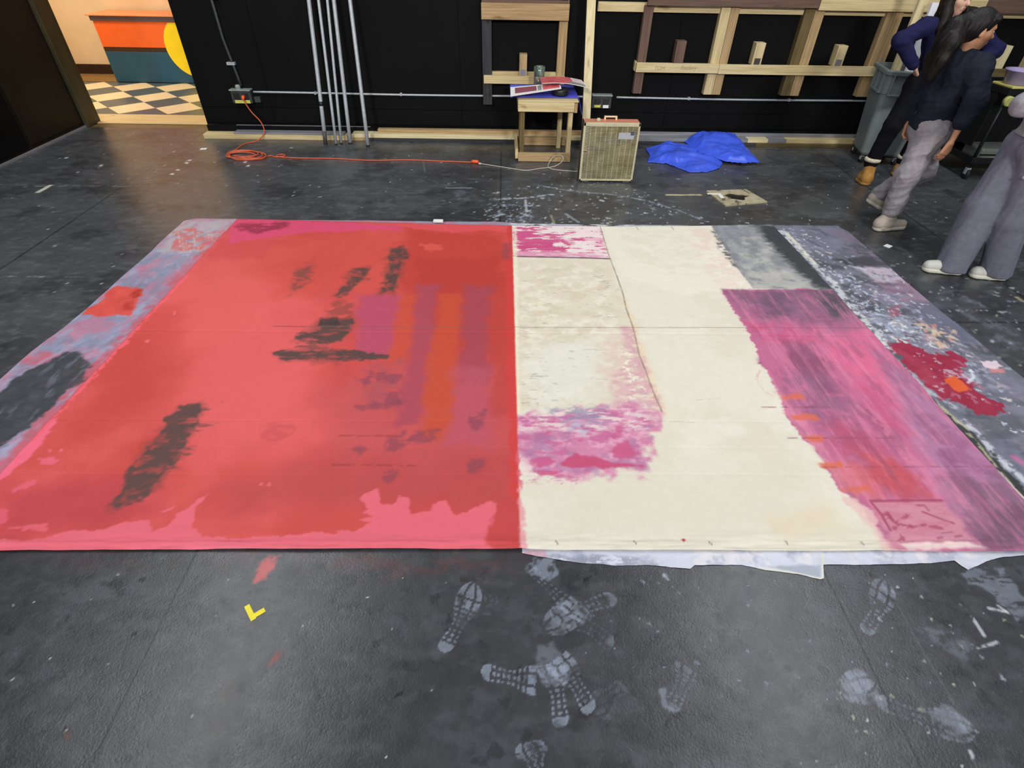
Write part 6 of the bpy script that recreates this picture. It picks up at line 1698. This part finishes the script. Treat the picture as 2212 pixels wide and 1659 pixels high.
    Hh.ell(P(-.022, 0, .034), f, r, u, (.100, .086, .098), .02); Hh.ell(P(-.052, 0, -.015), f, r, u, (.072, .080, .075), .03)
    Hh.cap(P(.045, -.05, .075), P(.045, .05, .075), .030, .030, .02)
    tail = [P(-.10, 0, .02), WY(2062, 62, 4.50), WY(2040, 98, 4.47), WY(2012, 150, 4.46), WY(1990, 196, 4.47)]
    Hh.chain(tail, [.060, .066, .062, .044, .012], .05); Hh.chain([P(-.10, -.03, -.02), WY(2056, 92, 4.42), WY(2034, 130, 4.41), WY(2010, 170, 4.41)], [.045, .046, .036, .012], .05)
    Hh.chain([P(-.10, .03, -.02), WY(2044, 76, 4.56), WY(2012, 128, 4.55), WY(1992, 165, 4.54)], [.04, .046, .036, .010], .05)
    ff = unit(f)
    def clip(X, Y, Z):
        a = (X - hc_[0]) * ff[0] + (Y - hc_[1]) * ff[1] + (Z - hc_[2]) * ff[2]; z_ = (X - hc_[0]) * u[0] + (Y - hc_[1]) * u[1] + (Z - hc_[2]) * u[2]
        return np.minimum(a - (.030 + .55 * z_), .02 + 0 * z_)
    Hh.build('hair', hairmat('dark_hair', (22, 18, 18)), t, .0065, lambda x, y, z: .008 * (np.abs(2 * fbm((x * .9 - z * .38) / .018, y / .018, 3, 91) - 1) - .3), clip)
    q = MB(); c = tail[0] + A3([-.01, 0, 0]); q.lathe([(.052, -.008), (.056, 0), (.052, .008)], c, 18, 'x'); q.build('hair_tie', M['black'], t, True)
person_a()

# ---- person in navy top, hands on hips, sheepskin boots
def person_b():
    t = thing('person', tuple(G(1880, 385)), 'person in a navy top and black leggings with hands on hips and tan boots', 'person')
    J = dict(hipR=WY(1984, 182, 5.66), hipL=WY(2030, 178, 5.76), kneeR=WY(1928, 272, 5.60), kneeL=WY(2000, 268, 5.82), ankleR=WY(1882, 352, 5.62), ankleL=WY(1952, 346, 5.90),
             elR=WY(1946, 86, 5.60), elL=WY(2150, 108, 5.72), wrR=WY(1976, 146, 5.54), wrL=WY(2082, 150, 5.60))
    nk = WY(2054, 46, 5.70); J['neck'] = nk
    J['shR'] = WY(1998, 58, 5.64); J['shL'] = WY(2112, 66, 5.76); J['chest'] = (J['shR'] + J['shL']) / 2 - A3([0, 0, .06])
    hc_ = WY(2074, -6, 5.66)
    B = Blob(); limbs(B, J, .03, -.006); f = unit(A3([.35, -1, -.18])); P, f, r, u = head(B, hc_, f, (0, 0, 1), 1.0)
    B.cap(nk - A3([0, 0, .02]), hc_ + A3([-.01, .01, -.07]), .052, .050, .02)
    hand(B, J['wrR'], J['wrR'] + A3([.10, .05, -.09]), A3([0, 1, .3]), A3([.3, .8, -.2]), .35)
    hand(B, J['wrL'], J['wrL'] + A3([-.10, .05, -.09]), A3([0, 1, .3]), A3([-.3, .8, -.2]), .35)
    gR = G(1858, 391); gL = G(1936, 379)
    foot(B, J['ankleR'], A3([J['ankleR'][0] + .02, J['ankleR'][1] + .05, .04]), A3([gR[0], gR[1], .035])); foot(B, J['ankleL'], A3([J['ankleL'][0] + .02, J['ankleL'][1] + .05, .04]), A3([gL[0], gL[1], .035]))
    B.build('body', skin('light_skin', (218, 172, 148)), t, .0065); eyes_and_lips(P, f, t)
    S = Blob(); limbs(S, J, .045, .022, False, False); S.cap(nk - A3([0, 0, .03]), nk + A3([0, 0, .02]), .072, .060, .03)
    for s_ in 'RL': S.chain([J['sh' + s_], J['el' + s_], J['el' + s_] + (J['wr' + s_] - J['el' + s_]) * .88], [.072, .064, .046], .03)
    hem = (J['hipR'] + J['hipL']) / 2
    S.build('sweatshirt', cloth('navy_jersey', (28, 28, 66)), t, .009, folds(.010, .10, .10, 101), lambda X, Y, Z: (hem[2] - .01) - Z + 0 * X)
    K = Blob(); K.cap(J['hipR'] * .6 + J['hipL'] * .4, J['hipL'] * .6 + J['hipR'] * .4, .130, None, .04); K.cap(J['hipR'], J['hipL'] + A3([0, 0, .08]), .115, None, .04)
    for s_ in 'RL': K.chain([J['hip' + s_], J['knee' + s_], J['ankle' + s_]], [.100, .078, .062], .03)
    K.build('leggings', cloth('black_jersey', (17, 17, 23)), t, .009, folds(.008, .12, .12, 111))
    M['tanboot'] = plain('tan_suede', (190, 140, 68), .9, .12, 20, .1, c2=(160, 112, 50)); M['fleece'] = plain('cream_fleece', (222, 214, 186), .95, .1, 60, .4)
    for s_, g3 in (('R', gR), ('L', gL)):
        a = J['ankle' + s_]; d = unit(A3([g3[0] - a[0], g3[1] - a[1], 0])); hl = A3([a[0], a[1], 0]) - d * .075 + A3([0, 0, .002]); te = A3([g3[0], g3[1], 0]) + d * .03 + A3([0, 0, .002])
        shoe(t, 'boot', a + A3([0, 0, .02]), hl, te, M['tanboot'], M['tanboot'], .007, .052, .09)
        C_ = Blob(); top = a + A3([0, 0, .035])
        for k in range(14):
            an = 2 * math.pi * k / 14; C_.cap(top + A3([.056 * math.cos(an), .056 * math.sin(an), 0]), top + A3([.056 * math.cos(an + .45), .056 * math.sin(an + .45), 0]), .018, None, .012)
        C_.build('boot_cuff', M['fleece'], t, .006, lambda x, y, z: .004 * (fbm(x / .01, (y + z) / .01, 2, 7) - .5))
    Hh = Blob(); Hh.ell(P(-.022, 0, .034), f, r, u, (.100, .088, .100), .02); Hh.ell(P(-.05, 0, -.03), f, r, u, (.07, .085, .09), .03)
    for s_, q_ in ((-1, [WY(2044, 30, 5.62), WY(2034, 62, 5.58), WY(2028, 100, 5.56)]), (1, [WY(2100, 30, 5.66), WY(2112, 62, 5.62), WY(2112, 100, 5.60)])):
        Hh.chain([P(.0, s_ * .075, .04), P(-.01, s_ * .085, -.06)] + q_, [.03, .036, .044, .044, .018], .03)
    Hh.chain([P(-.07, 0, -.04), nk + A3([-.02, .09, .02]), nk + A3([-.06, .13, -.2])], [.07, .07, .03], .03)
    def clip(X, Y, Z):
        a = (X - hc_[0]) * f[0] + (Y - hc_[1]) * f[1] + (Z - hc_[2]) * f[2]; z_ = Z - hc_[2]; b = np.abs((X - hc_[0]) * r[0] + (Y - hc_[1]) * r[1])
        return np.minimum(np.minimum(a - (.035 + .5 * z_), .062 - b), .02)
    Hh.build('hair', hairmat('dark_brown_hair', (28, 20, 20)), t, .008, lambda x, y, z: .008 * (np.abs(2 * fbm(x / .018, y / .018 + z * .6, 3, 121) - 1) - .3), clip)
person_b()

# ---- person at the edge in wide grey trousers
def person_c():
    t = thing('person', tuple(G(2090, 596)), 'person in wide slate-grey trousers and chunky white sneakers, walking past', 'person')
    J = dict(hipR=A3([3.50, 3.76, .92]), hipL=A3([3.51, 3.61, .92]), kneeR=A3([3.43, 3.745, .50]), kneeL=A3([3.575, 3.62, .46]), ankleR=A3([3.405, 3.70, .10]), ankleL=A3([3.685, 3.63, .10]),
             elL=A3([3.262, 3.685, 1.165]), elR=A3([3.64, 3.92, 1.13]), wrL=A3([3.45, 3.51, 1.225]), wrR=A3([3.60, 3.92, .87]))
    nk = A3([3.475, 3.74, 1.45]); J['neck'] = nk; J['shR'] = nk + A3([.01, .17, -.055]); J['shL'] = nk + A3([.0, -.17, -.055]); J['chest'] = (J['shR'] + J['shL']) / 2 - A3([0, 0, .06])
    hc_ = nk + A3([-.03, 0, .17]); B = Blob(); limbs(B, J, .03, -.006); f = unit(A3([-1, .1, -.15])); P, f, r, u = head(B, hc_, f, (0, 0, 1), 1.0)
    B.cap(nk - A3([0, 0, .02]), hc_ + A3([.015, 0, -.07]), .052, .050, .02)
    hand(B, J['wrL'], J['wrL'] + A3([.12, -.03, .05]), A3([0, .2, 1]), A3([.2, 1, 0]), .5); hand(B, J['wrR'], J['wrR'] + A3([.02, .01, -.12]), A3([-1, -.2, 0]), A3([0, -1, 0]), .35)
    foot(B, J['ankleR'], A3([3.45, 3.69, .04]), A3([3.27, 3.725, .035])); foot(B, J['ankleL'], A3([3.74, 3.615, .04]), A3([3.58, 3.635, .035]))
    B.build('body', skin('warm_skin', (206, 156, 126)), t, .0065); eyes_and_lips(P, f, t)
    S = Blob(); limbs(S, J, .045, .026, False, False); S.cap(nk - A3([0, 0, .03]), nk + A3([0, 0, .02]), .072, .060, .03)
    for s_ in 'RL': S.chain([J['sh' + s_], J['el' + s_], J['el' + s_] + (J['wr' + s_] - J['el' + s_]) * .85], [.074, .066, .050], .03)
    S.build('sweatshirt', cloth('pale_grey_fleece', (150, 146, 150)), t, .009, folds(.010, .10, .10, 131), lambda X, Y, Z: .98 - Z + 0 * X)
    K = Blob(); K.cap(J['hipR'] * .6 + J['hipL'] * .4, J['hipL'] * .6 + J['hipR'] * .4, .135, None, .04); K.cap(J['hipR'], J['hipL'] + A3([0, 0, .06]), .120, None, .04)
    K.chain([J['hipR'], J['kneeR'], A3([3.415, 3.70, .035])], [.112, .104, .104], .03); K.chain([J['hipL'], J['kneeL'], A3([3.705, 3.625, .035])], [.112, .100, .098], .03)
    K.build('trousers', cloth('slate_grey_twill', (116, 116, 130), .10), t, .008, folds(.012, .11, .75, 141, .25), lambda X, Y, Z: .030 + .10 * (3.55 - X) * 0 - Z + 0 * X)
    q = MB(); q.tube([(3.435, 3.575, .76), (3.425, 3.560, .76)], .013, 12); q.build('button', plain('grey_button', (150, 150, 170), .4), t, True)
    M['whiteshoe'] = plain('white_sneaker', (202, 200, 192), .6, .06, 20); M['whitesole'] = plain('chunky_white_sole', (226, 222, 206), .6, .05)
    shoe(t, 'sneaker', J['ankleR'], (3.49, 3.675, .002), (3.225, 3.725, .002), M['whiteshoe'], M['whitesole'], .006, .048)
    shoe(t, 'sneaker', J['ankleL'], (3.78, 3.60, .002), (3.53, 3.63, .002), M['whiteshoe'], M['whitesole'], .006, .048)
    Hh = Blob(); Hh.ell(P(-.022, 0, .034), f, r, u, (.100, .088, .100), .02); Hh.chain([P(-.06, 0, -.02), nk + A3([.07, 0, .02]), nk + A3([.10, 0, -.16])], [.08, .07, .03], .03)
    Hh.build('hair', hairmat('brown_hair', (62, 46, 38)), t, .010, None, lambda X, Y, Z: np.minimum((X - hc_[0]) * f[0] + (Y - hc_[1]) * f[1] + (Z - hc_[2]) * f[2] - (.035 + .5 * (Z - hc_[2])), .02))
person_c()
